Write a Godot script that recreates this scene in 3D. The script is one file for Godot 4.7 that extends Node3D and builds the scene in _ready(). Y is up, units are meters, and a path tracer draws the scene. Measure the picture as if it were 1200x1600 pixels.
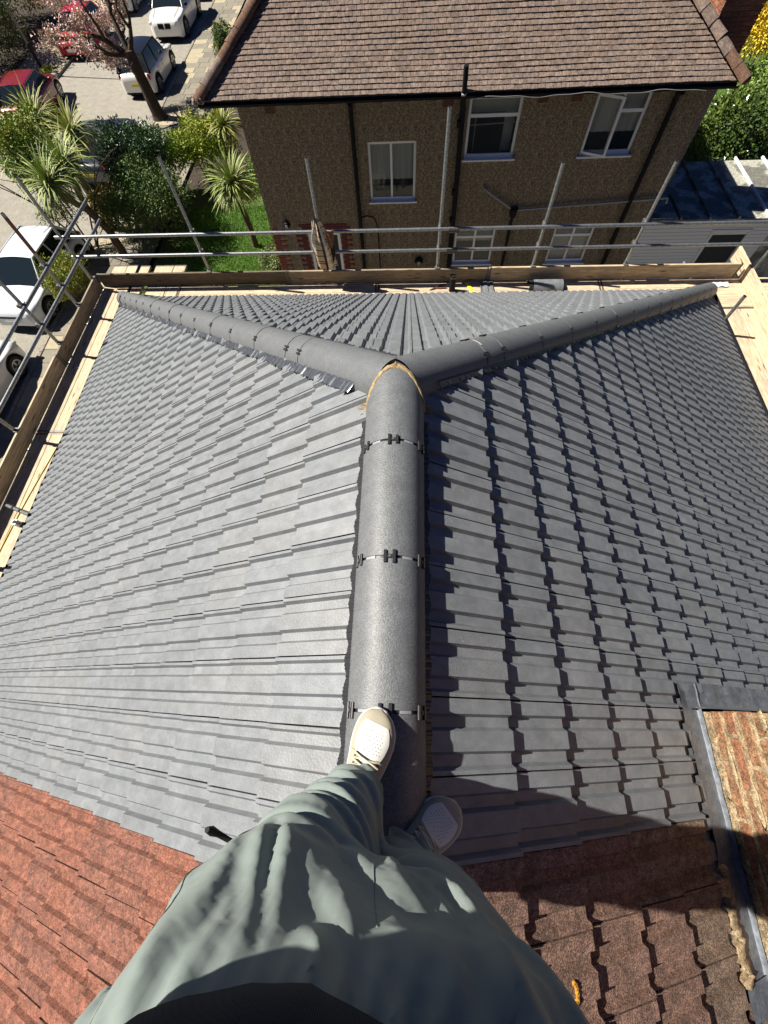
extends Node3D
# A roof in mid-repair seen from its ridge: grey interlocking tiles, scaffold, the next house and the street.

const GY := 8.35          # height of the ridge tiles' crown
const ZE := -1.244        # where the ridge ends and the hips begin
const PITCH := 0.6004     # 34.4 degrees
const APEX := GY - 0.052   # where the tile planes would meet
const YB := 4.93          # top of the scaffold boards
const RAD := 0.122        # ridge tile radius

var rng := RandomNumberGenerator.new()
var taken := {}
var mats := {}
var mitre_k := 1.0

# ---------------------------------------------------------------- mesh collector
class MB:
	var v := PackedVector3Array()
	var n := PackedVector3Array()
	var t := PackedVector2Array()
	var c := PackedColorArray()
	var tone := Color(1, 1, 1)
	var toned := false

	func put(p: Vector3, m: Vector3, u: Vector2):
		v.append(p); n.append(m); t.append(u)
		if toned: c.append(tone)

	# corners counter-clockwise as seen from outside
	func tri(a: Vector3, b: Vector3, d: Vector3, ua := Vector2.ZERO, ub := Vector2.ZERO, ud := Vector2.ZERO):
		var m := (b - a).cross(d - a).normalized()
		put(a, m, ua); put(d, m, ud); put(b, m, ub)

	func quad(a: Vector3, b: Vector3, d: Vector3, e: Vector3, ua := Vector2(0, 0), ub := Vector2(1, 0), ud := Vector2(1, 1), ue := Vector2(0, 1)):
		tri(a, b, d, ua, ub, ud)
		tri(a, d, e, ua, ud, ue)

	# a box centred on xf, chamfered by bev; u runs along the local x in metres
	func box(xf: Transform3D, s: Vector3, bev := 0.0, uo := Vector2.ZERO):
		var h := s * 0.5
		if bev <= 0.0:
			for ax in 3:
				for sg in [-1.0, 1.0]:
					var q := []
					var i := (ax + 1) % 3
					var j := (ax + 2) % 3
					for k in [[-1, -1], [1, -1], [1, 1], [-1, 1]]:
						var p := Vector3.ZERO
						p[ax] = h[ax] * sg
						p[i] = h[i] * k[0]
						p[j] = h[j] * k[1]
						q.append(p)
					if sg < 0: q.reverse()
					face(xf, q, uo)
			return
		var hb := h - Vector3.ONE * bev
		for ax in 3:
			var i := (ax + 1) % 3
			var j := (ax + 2) % 3
			for sg in [-1.0, 1.0]:
				var q := []
				for k in [[-1, -1], [1, -1], [1, 1], [-1, 1]]:
					var p := Vector3.ZERO
					p[ax] = h[ax] * sg
					p[i] = hb[i] * k[0]
					p[j] = hb[j] * k[1]
					q.append(p)
				if sg < 0: q.reverse()
				face(xf, q, uo)
			# four edges that run along ax
			for e in [[1, 1], [-1, 1], [-1, -1], [1, -1]]:
				var pts := []
				for w in [[0, -1], [1, -1], [1, 1], [0, 1]]:
					var p := Vector3.ZERO
					p[ax] = hb[ax] * w[1]
					p[i] = (h[i] if w[0] == 0 else hb[i]) * e[0]
					p[j] = (hb[j] if w[0] == 0 else h[j]) * e[1]
					pts.append(p)
				if e[0] * e[1] < 0: pts.reverse()
				face(xf, pts, uo)
		for sx in [-1, 1]:
			for sy in [-1, 1]:
				for sz in [-1, 1]:
					var a := Vector3(h.x * sx, hb.y * sy, hb.z * sz)
					var b := Vector3(hb.x * sx, h.y * sy, hb.z * sz)
					var d := Vector3(hb.x * sx, hb.y * sy, h.z * sz)
					if sx * sy * sz > 0: face(xf, [a, b, d], uo)
					else: face(xf, [a, d, b], uo)

	func face(xf: Transform3D, q: Array, uo: Vector2):
		var us := []
		var m: Vector3 = (q[1] - q[0]).cross(q[2] - q[0])
		var ay := absf(m.y) >= absf(m.z) and absf(m.y) >= absf(m.x)
		var ax := not ay and absf(m.x) > absf(m.z)
		for p in q:
			us.append(uo + (Vector2(p.x, p.z) if ay else (Vector2(p.z, p.y) if ax else Vector2(p.x, p.y))))
		tri(xf * q[0], xf * q[1], xf * q[2], us[0], us[1], us[2])
		if q.size() > 3: tri(xf * q[0], xf * q[2], xf * q[3], us[0], us[2], us[3])

	# rows of points; smooth normals; outward = row direction x column direction (times flip)
	func grid(rows: Array, wrap := false, flip := false, us := 1.0, vs := 1.0):
		var nr := rows.size()
		var nc: int = rows[0].size()
		var nn := []
		for i in nr:
			var r := PackedVector3Array()
			for j in nc:
				var j0 := (j - 1 + nc) % nc if wrap else maxi(j - 1, 0)
				var j1 := (j + 1) % nc if wrap else mini(j + 1, nc - 1)
				var dr: Vector3 = rows[mini(i + 1, nr - 1)][j] - rows[maxi(i - 1, 0)][j]
				var dc: Vector3 = rows[i][j1] - rows[i][j0]
				var m := dr.cross(dc)
				if m.length_squared() < 1e-16:
					m = (rows[mini(i + 1, nr - 1)][(j + nc / 2) % nc] - rows[maxi(i - 1, 0)][j])
				m = m.normalized()
				r.append(-m if flip else m)
			nn.append(r)
		for i in nr - 1:
			for j in (nc if wrap else nc - 1):
				var k := (j + 1) % nc
				var ids := [[i, j, j], [i + 1, j, j], [i + 1, k, j + 1], [i, k, j + 1]]
				var order := [0, 2, 1, 0, 3, 2] if not flip else [0, 1, 2, 0, 2, 3]
				for o in order:
					var e = ids[o]
					put(rows[e[0]][e[1]], nn[e[0]][e[1]], Vector2(e[2] * us / (nc - 1), e[0] * vs / (nr - 1)))

	func fan(ring, out: Vector3):
		var m := Vector3.ZERO
		for p in ring: m += p
		m /= ring.size()
		for i in ring.size():
			var a: Vector3 = ring[i]
			var b: Vector3 = ring[(i + 1) % ring.size()]
			if (a - m).cross(b - m).dot(out) > 0: tri(m, a, b)
			else: tri(m, b, a)

	func tube(pts: Array, rad, sides := 10, caps := true, vlen := 1.0):
		var rows := []
		var up := Vector3(0.13, 0.97, 0.21)
		for i in pts.size():
			var d: Vector3 = (pts[mini(i + 1, pts.size() - 1)] - pts[maxi(i - 1, 0)]).normalized()
			if absf(d.dot(up)) > 0.95: up = Vector3(0.9, 0.1, 0.4)
			var a := d.cross(up).normalized()
			var b := d.cross(a)
			up = -b if absf(d.dot(b)) < 0.5 else up
			a = d.cross(up).normalized()
			b = a.cross(d)
			var r: float = rad[i] if rad is Array else rad
			var ring := PackedVector3Array()
			for k in sides:
				var w := TAU * k / sides
				ring.append(pts[i] + a * cos(w) * r + b * sin(w) * r)
			rows.append(ring)
		grid(rows, true, false, 1.0, vlen)
		if caps:
			fan(rows[0], pts[0] - pts[1])
			fan(rows[-1], pts[-1] - pts[-2])

	func add(o: MB, xf := Transform3D.IDENTITY):
		for i in o.v.size():
			v.append(xf * o.v[i]); n.append((xf.basis * o.n[i]).normalized()); t.append(o.t[i])
			if toned: c.append(o.c[i] if o.toned else tone)

	# keeps what lies on the negative side of every plane
	func add_clipped(o: MB, xf: Transform3D, planes: Array):
		for i in range(0, o.v.size(), 3):
			var poly := [xf * o.v[i], xf * o.v[i + 1], xf * o.v[i + 2]]
			var m: Vector3 = (xf.basis * o.n[i]).normalized()
			for pl in planes:
				var outp := []
				for k in poly.size():
					var a: Vector3 = poly[k]
					var b: Vector3 = poly[(k + 1) % poly.size()]
					var da: float = pl.distance_to(a)
					var db: float = pl.distance_to(b)
					if da <= 0: outp.append(a)
					if (da < 0 and db > 0) or (da > 0 and db < 0): outp.append(a.lerp(b, da / (da - db)))
				poly = outp
				if poly.size() < 3: break
			for k in range(1, poly.size() - 1):
				put(poly[0], m, Vector2.ZERO); put(poly[k], m, Vector2.ZERO); put(poly[k + 1], m, Vector2.ZERO)

	func mesh() -> ArrayMesh:
		var arr := []
		arr.resize(Mesh.ARRAY_MAX)
		arr[Mesh.ARRAY_VERTEX] = v
		arr[Mesh.ARRAY_NORMAL] = n
		arr[Mesh.ARRAY_TEX_UV] = t
		if toned: arr[Mesh.ARRAY_COLOR] = c
		var m := ArrayMesh.new()
		m.add_surface_from_arrays(Mesh.PRIMITIVE_TRIANGLES, arr)
		return m

# ---------------------------------------------------------------- naming and describing
func numbered(called: String) -> String:
	if not taken.has(called):
		taken[called] = 0
		return called
	taken[called] += 1
	return "%s_%03d" % [called, taken[called]]

func tag(o: Node, label := "", category := "", group := "", kind := ""):
	if label: o.set_meta("label", label)
	if category: o.set_meta("category", category)
	if group: o.set_meta("group", group)
	if kind: o.set_meta("kind", kind)
	return o

func thing(called: String, label: String, category: String, at := Vector3.ZERO, turn := 0.0, group := "") -> Node3D:
	var o := Node3D.new()
	o.name = numbered(called)
	add_child(o)
	o.position = at
	o.rotation.y = turn
	return tag(o, label, category, group)

func obj(called: String, mb, mat: Material, parent: Node = self) -> MeshInstance3D:
	var o := MeshInstance3D.new()
	o.name = numbered(called) if parent == self else called
	o.mesh = mb.mesh() if mb is MB else mb
	o.material_override = mat
	parent.add_child(o, true)
	return o

func structure(called: String, mb, mat: Material) -> MeshInstance3D:
	return tag(obj(called, mb, mat), "", "", "", "structure")

func at(x: float, y: float, z: float) -> Transform3D:
	return Transform3D(Basis.IDENTITY, Vector3(x, y, z))

# box between two corners
func span(mb: MB, a: Vector3, b: Vector3, bev := 0.0, uo := Vector2.ZERO):
	mb.box(Transform3D(Basis.IDENTITY, (a + b) * 0.5), (b - a).abs(), bev, uo)

# a bar from a to b with a rectangular section (w across, h up)
func bar(mb: MB, a: Vector3, b: Vector3, w: float, h: float, bev := 0.0, up := Vector3.UP, uo := Vector2.ZERO):
	var d := (b - a).normalized()
	var s := d.cross(up).normalized()
	var u := s.cross(d)
	mb.box(Transform3D(Basis(d, u, s), (a + b) * 0.5), Vector3(a.distance_to(b), h, w), bev, uo)

# ---------------------------------------------------------------- textures and materials
func noise_bytes(size: Vector2i, freq: float, oct := 3, sd := 1, kind := FastNoiseLite.TYPE_SIMPLEX_SMOOTH, ret := FastNoiseLite.RETURN_DISTANCE) -> PackedByteArray:
	var f := FastNoiseLite.new()
	f.seed = sd
	f.noise_type = kind
	f.frequency = freq
	f.fractal_octaves = oct
	if oct <= 1: f.fractal_type = FastNoiseLite.FRACTAL_NONE
	f.cellular_return_type = ret
	var im := f.get_seamless_image(size.x, size.y)
	im.convert(Image.FORMAT_L8)
	return im.get_data()

func tex_of(size: Vector2i, px: Callable) -> ImageTexture:
	var d := PackedByteArray()
	d.resize(size.x * size.y * 3)
	var k := 0
	for y in size.y:
		for x in size.x:
			var c: Color = px.call(x, y, y * size.x + x)
			d[k] = clampi(int(c.r * 255.0), 0, 255)
			d[k + 1] = clampi(int(c.g * 255.0), 0, 255)
			d[k + 2] = clampi(int(c.b * 255.0), 0, 255)
			k += 3
	var im := Image.create_from_data(size.x, size.y, false, Image.FORMAT_RGB8, d)
	im.generate_mipmaps()
	return ImageTexture.create_from_image(im)

func bump_of(size: Vector2i, bytes: PackedByteArray, strength: float) -> ImageTexture:
	var im := Image.create_from_data(size.x, size.y, false, Image.FORMAT_L8, bytes)
	im.convert(Image.FORMAT_RGBA8)
	im.bump_map_to_normal_map(strength)
	im.generate_mipmaps()
	return ImageTexture.create_from_image(im)

# real-world base colour (linear) to a material
func mat(lin: Color, rough := 0.8, metal := 0.0) -> StandardMaterial3D:
	var m := StandardMaterial3D.new()
	m.albedo_color = lin.linear_to_srgb()
	m.roughness = rough
	m.metallic = metal
	return m

func textured(lin: Color, rough: float, tex: Texture2D, scale: float, nrm: Texture2D = null, nscale := 1.0, triplanar := true) -> StandardMaterial3D:
	var m := mat(lin, rough)
	m.albedo_texture = tex
	if nrm:
		m.normal_enabled = true
		m.normal_texture = nrm
		m.normal_scale = nscale
	if triplanar:
		m.uv1_triplanar = true
		m.uv1_world_triplanar = true
	m.uv1_scale = Vector3.ONE * scale
	return m

func leafy(rough := 0.55, back := 0.35) -> StandardMaterial3D:
	var m := StandardMaterial3D.new()
	m.vertex_color_use_as_albedo = true
	m.roughness = rough
	m.cull_mode = BaseMaterial3D.CULL_DISABLED
	m.backlight_enabled = true
	m.backlight = Color(back * 0.7, back, back * 0.25)
	return m

func glass(a := 0.25, tint := Color(0.04, 0.06, 0.07)) -> StandardMaterial3D:
	var m := mat(tint, 0.03)
	m.transparency = BaseMaterial3D.TRANSPARENCY_ALPHA
	m.albedo_color.a = a
	m.metallic_specular = 0.6
	return m

func make_materials():
	var S := Vector2i(512, 512)
	var fine := noise_bytes(S, 0.16, 2, 11)
	var mid := noise_bytes(S, 0.035, 4, 12)
	var coarse := noise_bytes(S, 0.011, 4, 13)
	var cell := noise_bytes(S, 0.11, 1, 14, FastNoiseLite.TYPE_CELLULAR, FastNoiseLite.RETURN_DISTANCE)
	var cellv := noise_bytes(S, 0.11, 1, 14, FastNoiseLite.TYPE_CELLULAR, FastNoiseLite.RETURN_CELL_VALUE)
	var gran := noise_bytes(S, 0.3, 1, 15, FastNoiseLite.TYPE_CELLULAR, FastNoiseLite.RETURN_CELL_VALUE)
	var r := RandomNumberGenerator.new()
	r.seed = 5

	# smooth-faced concrete tile: mottled grey with pale dust specks
	var slate := tex_of(S, func(_x, _y, i):
		var g := 0.84 + 0.10 * (mid[i] / 255.0 - 0.5) + 0.09 * (fine[i] / 255.0 - 0.5) + 0.20 * (coarse[i] / 255.0 - 0.5)
		if gran[i] > 252 and mid[i] > 150: g += 0.25
		return Color(g, g, g * 1.005))
	var slate_n := bump_of(S, fine, 5.0)
	var sanded := tex_of(S, func(_x, _y, i):
		var g := 0.82 + 0.22 * (gran[i] / 255.0 - 0.5) + 0.12 * (coarse[i] / 255.0 - 0.5)
		return Color(g, g, g * 1.005))
	mats.tile = textured(Color(0.232, 0.252, 0.268), 0.5, slate, 1.7, slate_n, 0.13)
	mats.tile_b = textured(Color(0.218, 0.234, 0.250), 0.5, slate, 1.3, slate_n, 0.13)
	mats.tile_c = textured(Color(0.250, 0.266, 0.280), 0.5, slate, 1.5, slate_n, 0.13)
	mats.tile.vertex_color_use_as_albedo = true
	mats.ridge = textured(Color(0.178, 0.19, 0.20), 0.5, sanded, 2.4, bump_of(S, gran, 2.2), 0.5)
	# old sanded red tile: granules, lichen, dirt
	var gritty := tex_of(S, func(_x, _y, i):
		var k := 0.72 + 0.42 * (gran[i] / 255.0 - 0.5) + 0.4 * (coarse[i] / 255.0 - 0.45)
		var c := Color(k, k * (0.93 + 0.12 * (mid[i] / 255.0 - 0.5)), k * 0.92)
		if gran[i] > 240 and fine[i] > 120: c = Color(1.0, 0.98, 0.85) * 0.98
		if mid[i] < 92: c = c.lerp(Color(0.42, 0.45, 0.40), 0.55)
		return c)
	var grit_n := bump_of(S, gran, 6.0)
	mats.red = textured(Color(0.375, 0.165, 0.11), 0.9, gritty, 2.1, grit_n, 0.8)
	mats.red.vertex_color_use_as_albedo = true
	mats.red_b = textured(Color(0.345, 0.162, 0.115), 0.9, gritty, 1.7, grit_n, 0.8)
	mats.red_c = textured(Color(0.37, 0.25, 0.195), 0.92, gritty, 1.9, grit_n, 0.8)
	mats.tile_d = textured(Color(0.222, 0.238, 0.252), 0.5, slate, 1.6, slate_n, 0.13)
	mats.tile_e = textured(Color(0.243, 0.256, 0.266), 0.5, slate, 1.2, slate_n, 0.13)
	mats.red_moss = textured(Color(0.36, 0.285, 0.215), 0.92, gritty, 1.9, grit_n, 0.9)
	# plain clay tiles of the next house
	mats.clay = textured(Color(0.36, 0.305, 0.262), 0.88, gritty, 0.9, grit_n, 0.4)
	mats.clay.vertex_color_use_as_albedo = true
	mats.clay_b = textured(Color(0.32, 0.27, 0.235), 0.88, gritty, 0.8, grit_n, 0.4)
	mats.clay_c = textured(Color(0.39, 0.325, 0.275), 0.88, gritty, 1.0, grit_n, 0.4)
	mats.hip_clay = textured(Color(0.30, 0.19, 0.13), 0.95, gritty, 1.6, grit_n, 0.9)
	# weathered sawn boards: grain along u
	var WS := Vector2i(1024, 256)
	var grain_n := FastNoiseLite.new()
	grain_n.seed = 3
	grain_n.frequency = 0.02
	grain_n.fractal_octaves = 4
	var stain := noise_bytes(WS, 0.012, 3, 31)
	var knots := []
	for k in 9: knots.append([Vector2(r.randf() * 1024, r.randf() * 256), r.randf_range(6, 13)])
	var wood := tex_of(WS, func(x, y, i):
		var yy := float(y)
		var kn := 0.0
		for q in knots:
			var d := Vector2((x - q[0].x) * 0.45, y - q[0].y)
			var l: float = d.length() / q[1]
			if l < 3.0:
				yy += signf(d.y) * 12.0 * exp(-l * l * 0.6)
				kn = maxf(kn, exp(-l * l * 1.6))
		var g := grain_n.get_noise_2d(x * 0.11, yy * 2.6)
		var g2 := grain_n.get_noise_2d(x * 0.5 + 900.0, yy * 9.0)
		var k := 0.84 + 0.24 * g + 0.14 * g2 + 0.14 * (stain[i] / 255.0 - 0.5)
		return Color(k, k * (0.95 - 0.05 * g), k * (0.88 - 0.12 * g)).lerp(Color(0.36, 0.25, 0.16), kn * 0.8))
	mats.board = textured(Color(0.74, 0.665, 0.53), 0.85, wood, 1.0, null, 1.0, false)
	mats.board.uv1_scale = Vector3(0.45, 3.9, 1)
	mats.board_b = textured(Color(0.66, 0.595, 0.485), 0.85, wood, 1.0, null, 1.0, false)
	mats.board_b.uv1_scale = Vector3(0.38, 3.5, 1)
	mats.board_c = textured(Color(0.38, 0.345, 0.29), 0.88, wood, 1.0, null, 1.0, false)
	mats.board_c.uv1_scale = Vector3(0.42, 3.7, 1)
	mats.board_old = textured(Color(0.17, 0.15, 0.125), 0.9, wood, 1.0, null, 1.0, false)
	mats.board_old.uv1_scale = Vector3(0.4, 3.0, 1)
	# pebbledash
	var dash := tex_of(S, func(_x, _y, i):
		var k := 0.45 + 0.75 * (cellv[i] / 255.0) * (1.0 - 0.55 * cell[i] / 255.0) + 0.34 * (coarse[i] / 255.0 - 0.5)
		return Color(k, k * (0.90 + 0.10 * (mid[i] / 255.0)), k * (0.78 + 0.14 * (fine[i] / 255.0))))
	var inv := cell.duplicate()
	for i in inv.size(): inv[i] = 255 - inv[i]
	mats.dash = textured(Color(0.50, 0.445, 0.37), 0.95, dash, 1.6, bump_of(S, inv, 14.0), 1.0)
	# road, slabs, concrete
	var grit := tex_of(S, func(_x, _y, i):
		var k := 0.80 + 0.30 * (gran[i] / 255.0 - 0.5) + 0.28 * (coarse[i] / 255.0 - 0.5) + 0.1 * (mid[i] / 255.0 - 0.5)
		return Color(k, k * 0.985, k * 0.95))
	var grit_s := tex_of(S, func(_x, _y, i):
		var k := 0.84 + 0.20 * (gran[i] / 255.0 - 0.5) + 0.10 * (coarse[i] / 255.0 - 0.5)
		return Color(k, k * 0.99, k * 0.96))
	mats.road = textured(Color(0.36, 0.345, 0.31), 0.92, grit_s, 0.33)
	mats.pave = textured(Color(0.50, 0.45, 0.33), 0.93, grit_s, 0.55)
	mats.pave_b = textured(Color(0.25, 0.235, 0.20), 0.93, grit_s, 0.5)
	mats.pave_c = textured(Color(0.31, 0.29, 0.24), 0.93, grit_s, 0.5)
	mats.kerb = textured(Color(0.40, 0.37, 0.32), 0.9, grit, 0.8, grit_n, 0.3)
	mats.soil = textured(Color(0.07, 0.052, 0.035), 0.97, grit, 0.6, grit_n, 0.8)
	mats.turf = textured(Color(0.095, 0.165, 0.025), 0.95, grit, 0.8, grit_n, 0.6)
	mats.felt = textured(Color(0.50, 0.50, 0.47), 0.8, tex_of(S, func(_x, _y, i):
		var k := 0.75 + 0.25 * (gran[i] / 255.0 - 0.5)
		var w := smoothstep(0.42, 0.62, coarse[i] / 255.0 + 0.15 * (mid[i] / 255.0 - 0.5))
		return Color(k, k, k * 0.95) * (0.72 + 0.36 * w)), 0.22)
	# masonry
	mats.brick = textured(Color(0.52, 0.26, 0.14), 0.92, gritty, 3.1, grit_n, 0.5)
	mats.brick_b = textured(Color(0.52, 0.31, 0.165), 0.92, gritty, 2.6, grit_n, 0.5)
	mats.brick_c = textured(Color(0.34, 0.17, 0.10), 0.92, gritty, 2.9, grit_n, 0.5)
	mats.mortar = textured(Color(0.66, 0.56, 0.35), 0.95, gritty, 2.2, grit_n, 0.6)
	mats.brick_red = textured(Color(0.26, 0.055, 0.045), 0.85, gritty, 2.0)
	mats.brick_orange = textured(Color(0.42, 0.16, 0.085), 0.9, gritty, 2.0)
	mats.joint = textured(Color(0.50, 0.46, 0.40), 0.95, gritty, 2.0)
	# sheet metal, plastic, paint
	var patch := tex_of(S, func(_x, _y, i):
		var k := 0.78 + 0.34 * (coarse[i] / 255.0 - 0.5) + 0.22 * (mid[i] / 255.0 - 0.5)
		return Color(k * 0.98, k, k * 1.02))
	mats.lead = textured(Color(0.27, 0.285, 0.31), 0.5, patch, 3.0, bump_of(S, mid, 3.0), 0.4)
	mats.lead.metallic = 0.1
	mats.tube = textured(Color(0.46, 0.47, 0.47), 0.42, patch, 3.2)
	mats.tube.metallic = 0.75
	mats.rust = textured(Color(0.33, 0.13, 0.07), 0.7, patch, 3.0)
	mats.coupler = textured(Color(0.24, 0.235, 0.22), 0.55, patch, 5.0)
	mats.coupler.metallic = 0.6
	mats.black = mat(Color(0.012, 0.012, 0.014), 0.5)
	mats.black.metallic_specular = 0.2
	mats.clip = mat(Color(0.022, 0.022, 0.024), 0.3)
	mats.clip_pale = mat(Color(0.50, 0.50, 0.49), 0.35)
	mats.under = mat(Color(0.02, 0.02, 0.022), 0.9)
	mats.foil = textured(Color(0.36, 0.37, 0.40), 0.25, patch, 6.0)
	mats.foil.metallic = 0.8
	mats.sealant = textured(Color(0.60, 0.49, 0.25), 0.7, gritty, 4.0)
	mats.white = mat(Color(0.74, 0.75, 0.76), 0.3)
	mats.greyplastic = mat(Color(0.26, 0.27, 0.28), 0.4)
	mats.cladding = mat(Color(0.64, 0.66, 0.66), 0.5)
	mats.glass = glass(0.34)
	mats.dark = mat(Color(0.03, 0.034, 0.036), 0.9)
	mats.room = mat(Color(0.10, 0.11, 0.10), 0.9)
	mats.blind = mat(Color(0.50, 0.53, 0.47), 0.85)
	mats.curtain = mat(Color(0.55, 0.55, 0.52), 0.9)
	mats.bark = textured(Color(0.12, 0.088, 0.062), 0.95, gritty, 1.6, grit_n, 0.9)
	mats.palm_bark = textured(Color(0.20, 0.145, 0.10), 0.95, gritty, 1.6, grit_n, 0.9)
	mats.leaf = leafy(0.65, 0.30)
	mats.gloss_leaf = leafy(0.22, 0.08)
	mats.blossom = leafy(0.7, 0.25)
	mats.lichen = textured(Color(0.80, 0.42, 0.03), 0.9, gritty, 5.0)
	mats.yellow = mat(Color(0.78, 0.62, 0.03), 0.5)
	mats.rope = mat(Color(0.62, 0.50, 0.12), 0.8)
	# cloth
	var CS := Vector2i(256, 256)
	var weave := tex_of(CS, func(x, y, i):
		var k := 0.9 + 0.05 * sin(x * 1.57) * cos(y * 1.57) + 0.08 * (fine[(i * 7) % fine.size()] / 255.0 - 0.5)
		return Color(k, k, k))
	mats.trousers = textured(Color(0.24, 0.292, 0.275), 0.8, weave, 9.0)
	mats.trousers.rim_enabled = true
	mats.trousers.rim = 0.2
	mats.stitch = mat(Color(0.15, 0.17, 0.165), 0.85)
	mats.shirt = textured(Color(0.012, 0.013, 0.016), 0.9, weave, 9.0)
	mats.hem = textured(Color(0.045, 0.047, 0.055), 0.9, tex_of(CS, func(x, y, _i):
		var k := 0.72 + 0.28 * sin(x * 0.98) + 0.1 * sin(y * 1.57)
		return Color(k, k, k)), 14.0)
	mats.skin = mat(Color(0.52, 0.30, 0.21), 0.55)
	mats.hair = mat(Color(0.03, 0.02, 0.014), 0.6)
	mats.shoe_sole = mat(Color(0.50, 0.50, 0.47), 0.6)
	mats.shoe_white = mat(Color(0.58, 0.58, 0.55), 0.6)
	mats.shoe_suede = textured(Color(0.42, 0.38, 0.29), 0.85, weave, 14.0)
	mats.shoe_lace = mat(Color(0.50, 0.46, 0.34), 0.85)
	mats.shoe_hole = mat(Color(0.10, 0.095, 0.085), 0.8)

# ---------------------------------------------------------------- the tiled roof
const CW := 0.2125        # cover width of a tile
const GAUGE := 0.281
const FIRST := 0.475      # slope distance from the apex to the first course's lower edge
const PROF := [[0.0, 1], [0.055, 1], [0.10, 0], [0.245, 0], [0.29, 1], [0.56, 1], [0.605, 0], [0.745, 0], [0.79, 1], [1.0, 1]]

# one interlocking tile: x across (right as seen looking up the slope), y out of the roof, z down the slope; lower edge at z = 0
func tile_shape(rise: float, step: float, worn := 0.0, sd := 0) -> MB:
	var mb := MB.new()
	var r := RandomNumberGenerator.new()
	r.seed = 100 + sd
	var w := CW - 0.0048
	var pts := []
	for q in PROF:
		pts.append(Vector2(q[0] * w, q[1] * rise + r.randf_range(-worn, worn)))
	var ln := -0.335
	var ch := 0.0035
	for i in pts.size() - 1:
		var a: Vector2 = pts[i]
		var b: Vector2 = pts[i + 1]
		var ja := r.randf_range(-worn, worn)
		var jb := r.randf_range(-worn, worn)
		var y0 := step * (1.0 + ln / GAUGE)
		var p0 := Vector3(a.x, a.y + step, -ch + ja)
		var p1 := Vector3(b.x, b.y + step, -ch + jb)
		var p2 := Vector3(b.x, b.y + y0, ln)
		var p3 := Vector3(a.x, a.y + y0, ln)
		mb.quad(p0, p1, p2, p3)
		var f0 := Vector3(a.x, a.y + step - ch, ja)
		var f1 := Vector3(b.x, b.y + step - ch, jb)
		mb.quad(f0, f1, p1, p0)
		mb.quad(Vector3(a.x, a.y - 0.003, ja), Vector3(b.x, b.y - 0.003, jb), f1, f0)
	for sd2 in [0, pts.size() - 1]:
		var a: Vector2 = pts[sd2]
		var q := [Vector3(a.x, a.y - 0.012, 0), Vector3(a.x, a.y - 0.02, ln), Vector3(a.x, a.y + step * (1.0 + ln / GAUGE), ln), Vector3(a.x, a.y + step, 0)]
		if sd2 == 0: mb.quad(q[1], q[0], q[3], q[2])
		else: mb.quad(q[0], q[1], q[2], q[3])
	return mb

# the frame of a slope: right, outward normal, down-slope
func slope_basis(side: String) -> Basis:
	var c := cos(PITCH)
	var s := sin(PITCH)
	if side == "right": return Basis(Vector3(0, 0, -1), Vector3(s, c, 0), Vector3(c, -s, 0))
	if side == "left": return Basis(Vector3(0, 0, 1), Vector3(-s, c, 0), Vector3(-c, -s, 0))
	return Basis(Vector3(-1, 0, 0), Vector3(0, c, -s), Vector3(0, -s, -c))

func slope_point(side: String, along: float, down: float) -> Vector3:
	var c := cos(PITCH) * down
	var y := APEX - sin(PITCH) * down
	if side == "right": return Vector3(c, y, along)
	if side == "left": return Vector3(-c, y, along)
	return Vector3(along, y, ZE - c)

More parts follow.
